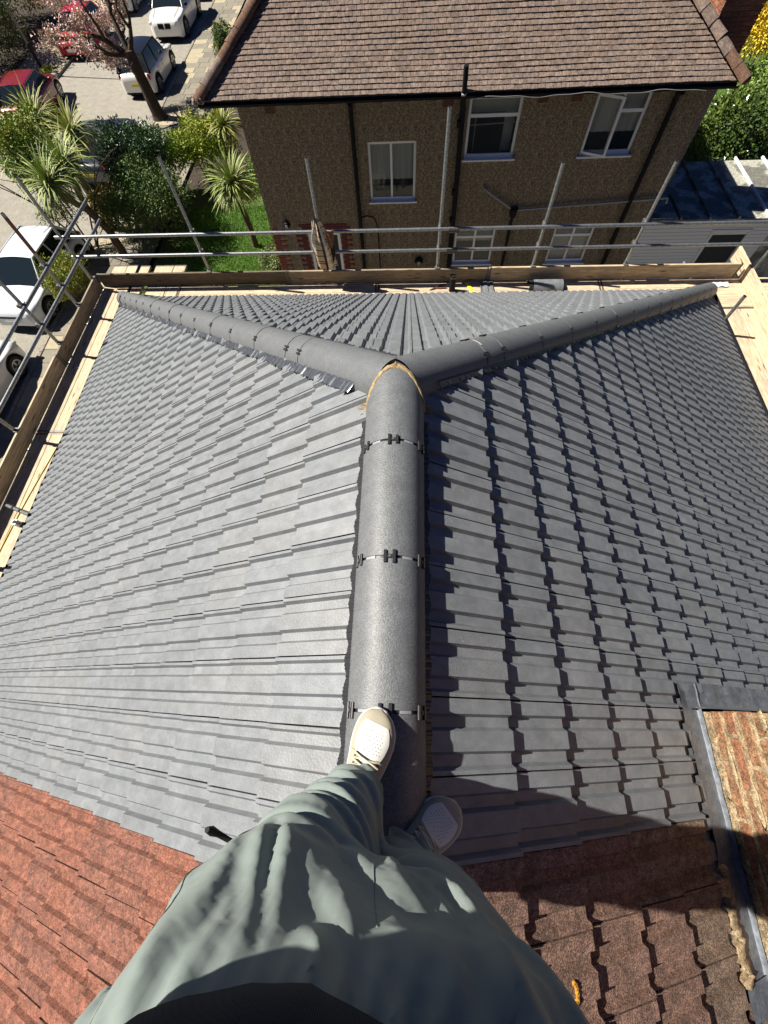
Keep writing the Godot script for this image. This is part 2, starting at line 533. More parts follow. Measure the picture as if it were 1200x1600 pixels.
func build_roof():
	var house := thing("tiled_house", "house under the new grey interlocking tile roof with hips", "house", Vector3(0, 0, ZE))
	var attached := thing("attached_house", "adjoining house with the old red granular tile roof", "house", Vector3(0, 0, 1.6))
	var off := -house.position
	var off2 := -attached.position
	# walls, felt and gutters under the tiles
	var mb := MB.new()
	span(mb, Vector3(-4.2, 0, -5.42) + off, Vector3(4.2, APEX - 4.3 * tan(PITCH) - 0.05, 0.4) + off)
	obj("wall", mb, mats.dash, house)
	mb = MB.new()
	span(mb, Vector3(-4.2, 0, 0.42) + off2, Vector3(4.2, APEX - 4.3 * tan(PITCH) - 0.05, 7.0) + off2)
	obj("wall", mb, mats.dash, attached)
	mb = MB.new()
	var e := 4.44
	var d := Vector3(0, -0.03, 0) + off
	var ye := APEX - e * tan(PITCH)
	var rp := Vector3(0, APEX, ZE)
	var party := 0.43
	mb.quad(Vector3(0, APEX, party) + d, Vector3(0, APEX, ZE) + d, Vector3(-e, ye, ZE - e) + d, Vector3(-e, ye, party) + d)
	mb.quad(Vector3(e, ye, party) + d, Vector3(e, ye, ZE - e) + d, rp + d, Vector3(0, APEX, party) + d)
	mb.tri(rp + d, Vector3(e, ye, ZE - e) + d, Vector3(-e, ye, ZE - e) + d)
	obj("roofing_felt", mb, mats.under, house)
	mb = MB.new()
	d = Vector3(0, -0.035, 0) + off2
	mb.quad(Vector3(0, APEX, 7.2) + d, Vector3(0, APEX, party) + d, Vector3(-e, ye, party) + d, Vector3(-e, ye, 7.2) + d)
	mb.quad(Vector3(e, ye, 7.2) + d, Vector3(e, ye, party) + d, Vector3(0, APEX, party) + d, Vector3(0, APEX, 7.2) + d)
	obj("roofing_felt", mb, mats.under, attached)
	for g in [[Vector3(-4.52, 0, 0.4), Vector3(-4.52, 0, -5.74)], [Vector3(4.58, 0, -5.74), Vector3(4.58, 0, 0.4)], [Vector3(-4.52, 0, -5.74), Vector3(4.58, 0, -5.74)]]:
		mb = MB.new()
		half_gutter(mb, g[0] + Vector3(0, ye - 0.05, 0) + off, g[1] + Vector3(0, ye - 0.05, 0) + off, 0.06)
		obj("gutter", mb, mats.black, house)
	for g in [[Vector3(-4.6, 0, 6.9), Vector3(-4.6, 0, 0.42)], [Vector3(4.6, 0, 0.42), Vector3(4.6, 0, 6.9)]]:
		mb = MB.new()
		half_gutter(mb, g[0] + Vector3(0, ye - 0.05, 0) + off2, g[1] + Vector3(0, ye - 0.05, 0) + off2, 0.06)
		obj("gutter", mb, mats.black, attached)

	# tile meshes shared by alike tiles
	var shapes := []
	for k in 3: shapes.append(tile_shape(0.018, 0.0255, 0.0004, k))
	var old := []
	for k in 4: old.append(tile_shape(0.017, 0.024, 0.0013, 10 + k))
	var new_mesh := shapes.map(func(s): return s.mesh())
	var old_mesh := old.map(func(s): return s.mesh())
	var cam := Vector3(0.05, GY + 1.27, 0)
	var jobs := []      # every tile: where, which side, how big it shows
	rng.seed = 21
	for side in ["left", "right", "far"]:
		var b := slope_basis(side)
		for k in 19:
			var down: float = FIRST + k * (0.2775 if side == "left" else (0.2745 if side == "far" else GAUGE))
			var reach := cos(PITCH) * down
			var lo: float
			var hi: float
			var first: float
			if side == "far":
				lo = -reach; hi = reach; first = 0.07
			else:
				lo = ZE - reach; hi = party + 5.2
				first = 0.08 if side == "left" else -0.024
			var i0 := floori((lo - first) / CW) - 1
			var i1 := ceili((hi - first) / CW) + 1
			for i in range(i0, i1):
				# the interlock line (the tile's right-hand edge) lies at first + i * CW
				var edge := first + i * CW
				var along := edge - CW if side == "left" else edge + CW
				var mid := (edge + along) * 0.5
				if mid < lo - 0.1 or mid > hi: continue
				if side == "far" and absf(mid) > reach + 0.1: continue
				var is_old: bool = side != "far" and mid > (0.475 if side == "left" else 0.40)
				if side == "right" and is_old and mid < 0.85 and k == 5: is_old = false
				var p := slope_point(side, along, down)
				var jit := Basis(b.y, rng.randf_range(-0.004, 0.004)) * Basis(b.x, rng.randf_range(-0.003, 0.004))
				var xf := Transform3D(jit * b, p + b.z * rng.randf_range(-0.002, 0.002) + b.y * (rng.randf_range(-0.0008, 0.0012) - (0.004 if is_old else 0.0)))
				if is_old: xf = Transform3D(Basis(b.y, rng.randf_range(-0.008, 0.008)) * xf.basis, xf.origin + b.z * rng.randf_range(-0.006, 0.006))
				var planes := []
				var q := 0.70710678
				if side == "left" and lo + 0.5 > minf(edge, along): planes.append(Plane(Vector3(q, 0, -q), (-ZE) * q - 0.02))
				if side == "right" and lo + 0.5 > minf(edge, along): planes.append(Plane(Vector3(-q, 0, -q), (-ZE) * q - 0.02))
				if side == "far" and absf(mid) > reach - 0.55: planes.append(Plane(Vector3(signf(mid) * q, 0, q), ZE * q - 0.02))
				# the chimney stands in the right slope
				var more := []
				if side == "right" and mid > -0.28 and mid < 1.1 and down > 1.6:
					if p.x - 0.23 > 2.15: pass
					elif mid > -0.02 and mid < 0.98: planes.append(Plane(Vector3(1, 0, 0), 1.405))
					elif mid <= -0.02:
						more = planes + [Plane(Vector3(-1, 0, 0), -1.405), Plane(Vector3(0, 0, 1), -0.10)]
						planes = planes + [Plane(Vector3(1, 0, 0), 1.405)]
					else: planes.append(Plane(Vector3(0, 0, -1), -0.99))
					if p.x - 0.28 > 1.40 and mid > -0.02 and mid < 0.98 and p.x - 0.23 <= 2.15: continue
				var seen := xf.origin + b.x * CW * 0.5 - b.z * 0.14
				var view := (cam - seen)
				var size := b.y.dot(view.normalized()) / view.length_squared()
				jobs.append([size, xf, planes, is_old, side, mid, k, more])
	jobs.sort_custom(func(a, c): return a[0] > c[0])
	var count := [0, 0]
	var rest := [MB.new(), MB.new()]
	rest[0].toned = true
	rest[1].toned = true
	for j in jobs:
		var o: int = 1 if j[3] else 0
		var shape: MB = (old if o else shapes)[rng.randi() % (4 if o else 3)]
		var xf: Transform3D = j[1]
		# far from view of the near party wall the old roof goes on as one mass
		if count[o] < 300 and not (o == 1 and j[5] > 2.2):
			count[o] += 1
			var parent := attached if o else house
			var mlist: Array = [mats.red, mats.red_b, mats.red, mats.red_b] if o else [mats.tile, mats.tile, mats.tile_e, mats.tile_b, mats.tile_c, mats.tile_d]
			var m: Material = mlist[rng.randi() % mlist.size()]
			if o and j[4] == "right" and xf.origin.x > 1.0 and rng.randf() < 0.6: m = mats.red_moss
			if o and j[4] == "right" and m != mats.red_moss: m = mats.red_c
			var lx := Transform3D(xf.basis, xf.origin - parent.position)
			if j[2].is_empty():
				var t := obj("roof_tile", (old_mesh if o else new_mesh)[(old if o else shapes).find(shape)], m, parent)
				t.transform = lx
			else:
				var cm := MB.new()
				cm.add_clipped(shape, xf, j[2])
				if not j[7].is_empty(): cm.add_clipped(shape, xf, j[7])
				if cm.v.size() < 3: continue
				var c2 := MB.new()
				c2.add(cm, Transform3D(Basis.IDENTITY, -parent.position))
				obj("roof_tile", c2, m, parent)
		else:
			var tv := rng.randf_range(0.91, 1.06)
			rest[o].tone = Color(tv, tv, tv)
			if j[2].is_empty(): rest[o].add(shape, xf)
			else:
				rest[o].add_clipped(shape, xf, j[2])
				if not j[7].is_empty(): rest[o].add_clipped(shape, xf, j[7])
	for o in 2:
		var parent := attached if o else house
		var c3 := MB.new()
		c3.toned = true
		c3.add(rest[o], Transform3D(Basis.IDENTITY, -parent.position))
		tag(obj("roof_tiles", c3, mats.red if o else mats.tile, parent), "", "", "", "stuff")

	build_ridge(house, attached)
	build_chimney()

func half_gutter(mb: MB, a: Vector3, b: Vector3, r: float):
	var d := (b - a).normalized()
	var s := d.cross(Vector3.UP)
	for w in [[r, false], [r - 0.005, true]]:
		var rows := []
		for p in [a, b]:
			var row := PackedVector3Array()
			for k in 9:
				var g := PI * k / 8.0
				row.append(p + s * cos(g) * w[0] + Vector3.DOWN * sin(g) * w[0])
			rows.append(row)
		mb.grid(rows, false, w[1])

# half-round shell round an axis a to b; up is the crown's direction; lo..hi are the angles from the crown
func half_round(a: Vector3, b: Vector3, r: float, thick: float, spread := PI * 0.5, segs := 20, rings := 2, taper := 0.0) -> MB:
	var mb := MB.new()
	var d := (b - a).normalized()
	var s := d.cross(Vector3.UP).normalized()
	var u := s.cross(d)
	var outer := []
	var inner := []
	for i in rings:
		var f := float(i) / (rings - 1)
		var p := a.lerp(b, f)
		var ro := PackedVector3Array()
		var ri := PackedVector3Array()
		for k in segs + 1:
			var g := lerpf(-spread, spread, float(k) / segs)
			var dir := u * cos(g) + s * sin(g)
			ro.append(p + dir * (r - taper * f))
			ri.append(p + dir * (r - thick - taper * f))
		outer.append(ro)
		inner.append(ri)
	mb.grid(outer, false, true)
	mb.grid(inner, false, false)
	for w in [[0, -1.0], [rings - 1, 1.0]]:
		for k in segs:
			var q := [outer[w[0]][k], outer[w[0]][k + 1], inner[w[0]][k + 1], inner[w[0]][k]]
			if w[1] > 0: q.reverse()
			mb.quad(q[0], q[1], q[2], q[3])
	for w in [[0, 1.0], [segs, -1.0]]:
		for i in rings - 1:
			var q := [outer[i][w[0]], outer[i + 1][w[0]], inner[i + 1][w[0]], inner[i][w[0]]]
			if w[1] > 0: q.reverse()
			mb.quad(q[0], q[1], q[2], q[3])
	return mb

# the union at a joint: a sunk black strap, H-shaped clips and screws
func union_at(parent: Node, p: Vector3, d: Vector3, white := false, quiet := false):
	var s := d.cross(Vector3.UP).normalized()
	var u := s.cross(d)
	var mb := MB.new()
	mb.add(half_round(p - d * 0.03, p + d * 0.03, RAD - 0.0045, 0.006))
	var strap := obj("ridge_union", mb, mats.clip, parent)
	if white:
		mb = MB.new()
		for w in [[-0.15, 0.35], [0.62, 0.98]]:
			var rows := []
			for z in [-0.0065, 0.0065]:
				var row := PackedVector3Array()
				for k in 7:
					var g := lerpf(w[0], w[1], k / 6.0)
					row.append(p + d * (z - 0.012) + (u * cos(g) + s * sin(g)) * (RAD + 0.002))
				rows.append(row)
			mb.grid(rows, false, false)
		obj("pale_strip", mb, mats.clip_pale, strap)
	if not quiet:
		for w in [[-0.72, -0.42], [0.34, 0.66]]:
			mb = MB.new()
			var rows := []
			for z in [-0.0042, 0.0042]:
				var row := PackedVector3Array()
				for k in 7:
					var g := lerpf(w[0], w[1], k / 6.0)
					row.append(p + d * z + (u * cos(g) + s * sin(g)) * (RAD - 0.002))
				rows.append(row)
			mb.grid(rows, false, true)
			obj("grey_strip", mb, mats.greyplastic, strap)
	var angles := [-1.0, 0.0, 1.0]
	if quiet: angles = [-1.30, -0.62, 0.62, 1.30]
	for g in angles:
		var dir: Vector3 = u * cos(g) + s * sin(g)
		var side: Vector3 = s * cos(g) - u * sin(g)
		var cm := MB.new()
		var gap := 0.0145 if not quiet else 0.009
		for q in [-1.0, 1.0]:
			var long := rng.randf_range(0.018, 0.023)
			cm.box(Transform3D(Basis(side, dir, d), p + dir * (RAD + 0.0025) + side * q * gap), Vector3(0.011, 0.007, long * 2.0), 0.0015)
		cm.box(Transform3D(Basis(side, dir, d), p + dir * (RAD + 0.001)), Vector3(gap * 2.0, 0.006, 0.014), 0.001)
		var cl := obj("clip", cm, mats.clip, strap)
		cm = MB.new()
		cm.tube([p + dir * (RAD + 0.002), p + dir * (RAD + 0.0065)], 0.0042, 8)
		obj("screw", cm, mats.coupler, cl)

func mitre(x: float) -> float: return 0.125 * pow(absf(x) / RAD, 2.2)

func build_ridge(house: Node3D, attached: Node3D):
	rng.seed = 77
	var off := -house.position
	var axis_y := GY - RAD
	var joints := [ZE, -0.886, -0.431, 0.024, 0.479]
	for i in 4:
		var a := Vector3(0, axis_y, joints[i + 1] - 0.005)
		var b := Vector3(0, axis_y, joints[i] + 0.005)
		var mb := MB.new()
		if i == 0:
			# the end is cut to an arch that rides up over the two hips
			for w in [[RAD, true], [RAD - 0.016, false]]:
				var rows := []
				for q in 9:
					var row := PackedVector3Array()
					for k in 37:
						var g := lerpf(-PI * 0.5, PI * 0.5, k / 36.0)
						var zz := lerpf(a.z, ZE + mitre(RAD * sin(g)), q / 8.0)
						row.append(Vector3(sin(g) * w[0], axis_y + cos(g) * w[0], zz))
					rows.append(row)
				mb.grid(rows, false, w[1])
		else:
			mb = half_round(a, b, RAD, 0.016, PI * 0.5, 28)
		var o := obj("ridge_tile", mb, mats.ridge, house)
		o.position = off
	for k in 3:
		union_world(house, Vector3(0, axis_y, joints[k + 1]), Vector3(0, 0, -1), false, false)
	for i in 14:
		var a := Vector3(0, axis_y - 0.006, 0.484 + 0.46 * (i + 1))
		var mb := half_round(a - Vector3(0, 0, 0.006), a - Vector3(0, 0, 0.455), RAD, 0.018, PI * 0.5, 18)
		obj("ridge_tile", mb, mats.red_c, attached).position = -attached.position
	# hips: from the ridge end down to the eaves corners
	for sg in [-1.0, 1.0]:
		var start := Vector3(0, GY - 0.124, ZE)
		var dir := (Vector3(sg * 4.62, APEX - 0.005 - 4.62 * tan(PITCH), ZE - 4.62) - start).normalized()
		var whole := Vector3(4.54, 4.54 * tan(PITCH), 4.54).length()
		var cuts := [0.0]
		var s0: float = 0.70 if sg < 0 else 0.56
		cuts.append(s0)
		cuts.append(s0 + (0.155 if sg < 0 else 0.17))
		while cuts[-1] + 0.455 < whole - 0.15: cuts.append(cuts[-1] + 0.455)
		cuts.append(whole)
		for i in cuts.size() - 1:
			var a: Vector3 = start + dir * (cuts[i] + 0.004)
			var b: Vector3 = start + dir * (cuts[i + 1] - 0.004)
			var wob := Vector3(0, rng.randf_range(-0.002, 0.002), 0)
			if i == 0: a = start - dir * 0.01
			var full := half_round(b + wob, a + wob, RAD, 0.016, PI * 0.5, 24, 2 if i else 10)
			var mb := MB.new()
			if i == 0:
				mb.add_clipped(full, Transform3D.IDENTITY, [Plane(Vector3(0, 0, 1), ZE + 0.12), Plane(Vector3(-sg, 0, 0), 0.0)])
				for k in mb.v.size():
					var rel := mb.v[k] - start
					rel -= dir * rel.dot(dir)
					if rel.length() > RAD - 0.002: mb.n[k] = rel.normalized()
			else:
				mb = full
			var o := obj("hip_tile", mb, mats.ridge, house)
			o.position = off
			if i > 0: union_world(house, start + dir * cuts[i] + wob, -dir, sg > 0 and i == 1, true)
		# closed end of the last hip tile
		var em := MB.new()
		var pe := start + dir * (whole - 0.02)
		var se := dir.cross(Vector3.UP).normalized()
		var ue := se.cross(dir)
		var ring := PackedVector3Array()
		for k in 17:
			var g := lerpf(-PI * 0.5, PI * 0.5, k / 16.0)
			ring.append(pe + ue * cos(g) * (RAD - 0.004) + se * sin(g) * (RAD - 0.004))
		em.fan(ring, dir)
		obj("hip_end", em, mats.ridge, house).position = off
		# crinkled flashing that runs out from under each side of the hip
		for side in [-1.0, 1.0]:
			var across: Vector3 = dir.cross(Vector3.UP).normalized() * side
			var fm := MB.new()
			var rows := []
			var len_f := 0.17
			var n := 620
			for i in n:
				var f := lerpf(len_f, whole - 0.05, float(i) / (n - 1))
				var p: Vector3 = start + dir * f
				var plane_drop := 0.0
				var row := PackedVector3Array()
				var lift := 0.003 + 0.010 * absf(sin(i * 0.95 + sin(i * 0.23) * 1.7)) * rng.randf_range(0.4, 1.0)
				for q in ([0.085, 0.122, 0.142, 0.158 + rng.randf_range(-0.010, 0.008)] if sg < 0 else [0.085, 0.115, 0.124, 0.132]):
					var pp: Vector3 = p + across * q
					# lie on the tile plane this side belongs to
					var on_far: bool = across.z < 0
					var y: float
					if on_far: y = APEX - (ZE - pp.z) * tan(PITCH)
					else: y = APEX - absf(pp.x) * tan(PITCH)
					pp.y = y + 0.040 + (lift if q > 0.12 else 0.012)
					row.append(pp)
				rows.append(row)
			fm.grid(rows, false, side < 0)
			obj("pleated_flashing", fm, mats.foil if sg < 0 else mats.clip, house).position = off
	# pleated strip along both sides of the ridge
	for side in [-1.0, 1.0]:
		var fm := MB.new()
		var rows := []
		var n := 330
		for i in n:
			var z := lerpf(0.47, ZE + 0.2, float(i) / (n - 1))
			var row := PackedVector3Array()
			var lift := 0.004 + 0.008 * absf(sin(i * 1.3)) + rng.randf_range(0, 0.003)
			for q in [0.095, 0.120, 0.127, 0.134 + 0.004 * sin(i * 0.31) + rng.randf_range(-0.002, 0.002)]:
				row.append(Vector3(q * side, APEX - q * tan(PITCH) + 0.032 + lift, z))
			rows.append(row)
		fm.grid(rows, false, side < 0)
		obj("pleated_flashing", fm, mats.clip, house).position = off
	# ochre sealant over the three-way mitre
	var mb := MB.new()
	for sg in [-1.0, 1.0]:
		var rows := []
		for k in 25:
			var g := PI * 0.5 * k / 24.0
			var x := RAD * sin(g)
			var y := axis_y + RAD * cos(g)
			var z := ZE + mitre(x)
			var m := Vector3(sin(g) * sg, cos(g), 0)
			var row := PackedVector3Array()
			var wd := 0.0105 + 0.002 * sin(k * 1.7) + rng.randf_range(-0.001, 0.001)
			for q in [[-1.2, -0.004], [-0.9, 0.0045], [-0.35, 0.0035], [0.3, 0.003], [0.9, 0.005], [1.2, -0.003]]:
				row.append(Vector3(x * sg, y, z + q[0] * wd) + m * q[1])
			rows.append(row)
		mb.grid(rows, false, sg < 0)
	obj("sealant", mb, mats.sealant, house).position = off
	# squeezed-out threads at its two ends, and the seam between the two hips
	for sg in [-1.0, 1.0]:
		for k in 9:
			var p := Vector3(sg * (RAD + 0.003), axis_y - 0.004, ZE + mitre(RAD) + rng.randf_range(-0.03, 0.02))
			var q := p + Vector3(sg * rng.randf_range(0.01, 0.04), rng.randf_range(-0.03, 0.0), rng.randf_range(-0.04, 0.03))
			mb = MB.new()
			mb.tube([p, p.lerp(q, 0.5) + Vector3(0, 0.008, 0), q], [0.0022, 0.0018, 0.001], 5)
			obj("sealant_thread", mb, mats.sealant, house).position = off
	var seam := []
	for k in 8:
		var f := k * 0.02
		seam.append(Vector3(0, APEX - 0.07 + RAD * 1.05 - f * tan(PITCH) * 0.95 - f * f * 1.6, ZE - f))
	mb = MB.new()
	mb.tube(seam, 0.005, 6)
	obj("sealant_seam", mb, mats.sealant, house).position = off

func union_world(house: Node3D, p: Vector3, d: Vector3, white: bool, quiet: bool):
	union_at(house, p - house.position, d, white, quiet)

# ---------------------------------------------------------------- the stock-brick chimney in the right slope
func build_chimney():
	rng.seed = 303
	var x0 := 1.515
	var x1 := 2.12
	var z0 := -0.02
	var z1 := 0.92
	var base := APEX - x1 * tan(PITCH) - 0.3
	var top := GY + 1.15
	var ch := thing("brick_chimney", "stock brick chimney with smeared yellow mortar rising from the right slope", "chimney", Vector3((x0 + x1) * 0.5, base, (z0 + z1) * 0.5))
	var off := -ch.position
	var mb := MB.new()
	span(mb, Vector3(x0 + 0.008, base, z0 + 0.008) + off, Vector3(x1 - 0.008, top, z1 - 0.008) + off)
	obj("mortar", mb, mats.mortar, ch)
	var pick := [mats.brick, mats.brick_b, mats.brick, mats.brick_b, mats.brick_b]
	var y := APEX - x0 * tan(PITCH) + 0.10
	var row := 0
	while y + 0.065 < top:
		for face in 4:
			var along := z1 - z0 if face < 2 else x1 - x0
			var t := 0.0
			var first := true
			while t < along - 0.02:
				var l := 0.215
				if first and row % 2 == 1: l = 0.1025
				first = false
				l = minf(l, along - t)
				if l < 0.05: break
				var a := t + 0.006
				var b := t + l - 0.006
				var proud := rng.randf_range(0.0015, 0.006)
				var yy := y + rng.randf_range(-0.002, 0.002)
				var bm := MB.new()
				var lo: Vector3
				var hi: Vector3
				if face == 0: lo = Vector3(x0 + 0.008 - proud, yy, z0 + a); hi = Vector3(x0 + 0.05, yy + 0.061, z0 + b)
				elif face == 1: lo = Vector3(x1 - 0.05, yy, z0 + a); hi = Vector3(x1 - 0.008 + proud, yy + 0.061, z0 + b)
				elif face == 2: lo = Vector3(x0 + a, yy, z0 + 0.008 - proud); hi = Vector3(x0 + b, yy + 0.061, z0 + 0.05)
				else: lo = Vector3(x0 + a, yy, z1 - 0.05); hi = Vector3(x0 + b, yy + 0.061, z1 - 0.008 + proud)
				# bricks of the roof-side face show one by one; those turned away start above the roof
				if face != 1 or row >= 0:
					span(bm, lo + off, hi + off, 0.004)
					obj("brick", bm, pick[rng.randi() % 5], ch)
				t += l
		y += 0.086
		row += 1
	# smeared pointing over the brick faces
	mb = MB.new()
	for k in 26:
		var yy := APEX - x0 * tan(PITCH) + 0.08 + (rng.randi() % 12) * 0.086 + rng.randf_range(-0.012, 0.006)
		var zz := rng.randf_range(z0 + 0.03, z1 - 0.12)
		lump(mb, Vector3(x0 + 0.003, yy, zz) + off, Vector3(0.006, rng.randf_range(0.012, 0.024), rng.randf_range(0.04, 0.12)))
	obj("smeared_mortar", mb, mats.mortar, ch)
	# cap and pots above the frame
	mb = MB.new()
	span(mb, Vector3(x0 - 0.04, top, z0 - 0.04) + off, Vector3(x1 + 0.04, top + 0.09, z1 + 0.04) + off, 0.01)
	obj("cap", mb, mats.joint, ch)
	for z in [0.2, 0.7]:
		mb = MB.new()
		mb.tube([Vector3(1.82, top + 0.08, z) + off, Vector3(1.82, top + 0.2, z) + off, Vector3(1.82, top + 0.42, z) + off, Vector3(1.82, top + 0.45, z) + off], [0.13, 0.115, 0.1, 0.12], 18)
		obj("pot", mb, mats.brick_orange, ch)
	# lead: upstand and tray along the roof-side face, then the back gutter
	var yb := APEX - x0 * tan(PITCH)
	var mb2 := MB.new()
	var rows := []
	for i in 30:
		var z := lerpf(z0 - 0.12, z1 + 0.03, i / 29.0)
		var w := 0.003 * sin(i * 1.9) + rng.randf_range(-0.002, 0.002)
		rows.append(PackedVector3Array([
			Vector3(1.382 + 0.006 * sin(i * 0.9), APEX - 1.382 * tan(PITCH) + 0.034 + w, z) + off,
			Vector3(1.43, APEX - 1.43 * tan(PITCH) + 0.028 + w, z) + off,
			Vector3(1.50, APEX - 1.50 * tan(PITCH) + 0.028 + w * 0.5, z) + off,
			Vector3(1.508, yb + 0.032, z) + off,
			Vector3(1.5115, yb + 0.06 + w, z) + off]))
	mb2.grid(rows, false, false)
	var soaker := obj("lead_flashing", mb2, mats.lead, ch)
	mb2 = MB.new()
	rows = []
	for i in 26:
		var x := lerpf(1.42, 2.4, i / 25.0)
		var yr := APEX - x * tan(PITCH)
		var w := 0.004 * sin(i * 1.3) + rng.randf_range(-0.002, 0.002)
		rows.append(PackedVector3Array([
			Vector3(x, yr + 0.050 + w, -0.145) + off,
			Vector3(x, yr + 0.050 + w, -0.115) + off,
			Vector3(x, yr + 0.046 + w, -0.06) + off,
			Vector3(x, yr + 0.048, -0.034) + off,
			Vector3(x, yr + lerpf(0.05, 0.10, clampf((x - 1.50) / 0.05, 0, 1)), -0.026) + off]))
	mb2.grid(rows, false, true)
	obj("lead_flashing", mb2, mats.lead, ch)
	# lead corner at the near end and the broken mortar fillet beside the red tiles
	mb2 = MB.new()
	rows = []
	for i in 9:
		var x := lerpf(1.36, 1.62, i / 8.0)
		var yr := APEX - x * tan(PITCH)
		rows.append(PackedVector3Array([Vector3(x, yr + 0.04 + rng.randf_range(-0.003, 0.003), 1.05 - 0.02 * sin(i * 1.1)) + off, Vector3(x, yr + 0.034, 0.98) + off, Vector3(x, yr + 0.04, 0.93) + off]))
	mb2.grid(rows, false, false)
	obj("lead_flashing", mb2, mats.lead, ch)
	mb2 = MB.new()
	rows = []
	for i in 44:
		var z := lerpf(0.56, 0.95, i / 43.0)
		var edge := PackedVector3Array()
		var ragged := 0.03 * sin(i * 0.55) + 0.016 * sin(i * 1.7) + rng.randf_range(-0.008, 0.008)
		for j in 9:
			var x := lerpf(1.345 + ragged, 1.43, j / 8.0)
			var crown := 0.026 * sin(PI * clampf(j / 8.0, 0.02, 1.0)) + rng.randf_range(-0.004, 0.004)
			if i < 2 or i > 41: crown = -0.01
			edge.append(Vector3(x, APEX - x * tan(PITCH) + 0.026 + (crown if j > 0 else -0.02), z + rng.randf_range(-0.003, 0.003)) + off)
		rows.append(edge)
	mb2.grid(rows, false, false)
	obj("mortar_fillet", mb2, mats.mortar, ch)
	# orange lichen on one old tile
	mb2 = MB.new()
	for k in 7:
		var a := -1.2 + k * 0.42
		var lx := 0.548 + 0.012 * cos(a)
		lump(mb2, Vector3(lx, APEX - lx * tan(PITCH) + 0.038, 0.735 + 0.022 * sin(a)), Vector3(0.007, 0.0035, 0.007), 0.3)
	tag(obj("lichen", mb2, mats.lichen), "small orange lichen crescent on a red tile right of the trousers", "lichen")

# a rough lump, a low-poly ellipsoid with jittered radius
func lump(mb: MB, p: Vector3, r: Vector3, jitter := 0.25, rings := 5, segs := 8):
	var rows := []
	for i in rings + 1:
		var a := PI * i / rings
		var row := PackedVector3Array()
		for j in segs:
			var b := TAU * j / segs
			var k := 1.0 + (rng.randf_range(-jitter, jitter) if i > 0 and i < rings else 0.0)
			row.append(p + Vector3(sin(a) * cos(b) * r.x, cos(a) * r.y, sin(a) * sin(b) * r.z) * k)
		rows.append(row)
	mb.grid(rows, true, true)

# ---------------------------------------------------------------- the next house
const NZ := -12.6         # its wall face
func holed_wall(mb: MB, x0: float, x1: float, y0: float, y1: float, z: float, holes: Array, deep: float):
	var xs := [x0, x1]
	var ys := [y0, y1]
	for h in holes:
		xs.append(h[0]); xs.append(h[1]); ys.append(h[2]); ys.append(h[3])
	xs.sort(); ys.sort()
	for i in xs.size() - 1:
		for j in ys.size() - 1:
			if xs[i + 1] - xs[i] < 1e-4 or ys[j + 1] - ys[j] < 1e-4: continue
			var cx: float = (xs[i] + xs[i + 1]) * 0.5
			var cy: float = (ys[j] + ys[j + 1]) * 0.5
			var inside := false
			for h in holes:
				if cx > h[0] and cx < h[1] and cy > h[2] and cy < h[3]: inside = true
			if not inside: mb.quad(Vector3(xs[i], ys[j], z), Vector3(xs[i + 1], ys[j], z), Vector3(xs[i + 1], ys[j + 1], z), Vector3(xs[i], ys[j + 1], z))
	for h in holes:
		var b := z - deep
		mb.quad(Vector3(h[0], h[2], z), Vector3(h[0], h[3], z), Vector3(h[0], h[3], b), Vector3(h[0], h[2], b))
		mb.quad(Vector3(h[1], h[3], z), Vector3(h[1], h[2], z), Vector3(h[1], h[2], b), Vector3(h[1], h[3], b))
		mb.quad(Vector3(h[0], h[3], z), Vector3(h[1], h[3], z), Vector3(h[1], h[3], b), Vector3(h[0], h[3], b))
		mb.quad(Vector3(h[1], h[2], z), Vector3(h[0], h[2], z), Vector3(h[0], h[2], b), Vector3(h[1], h[2], b))

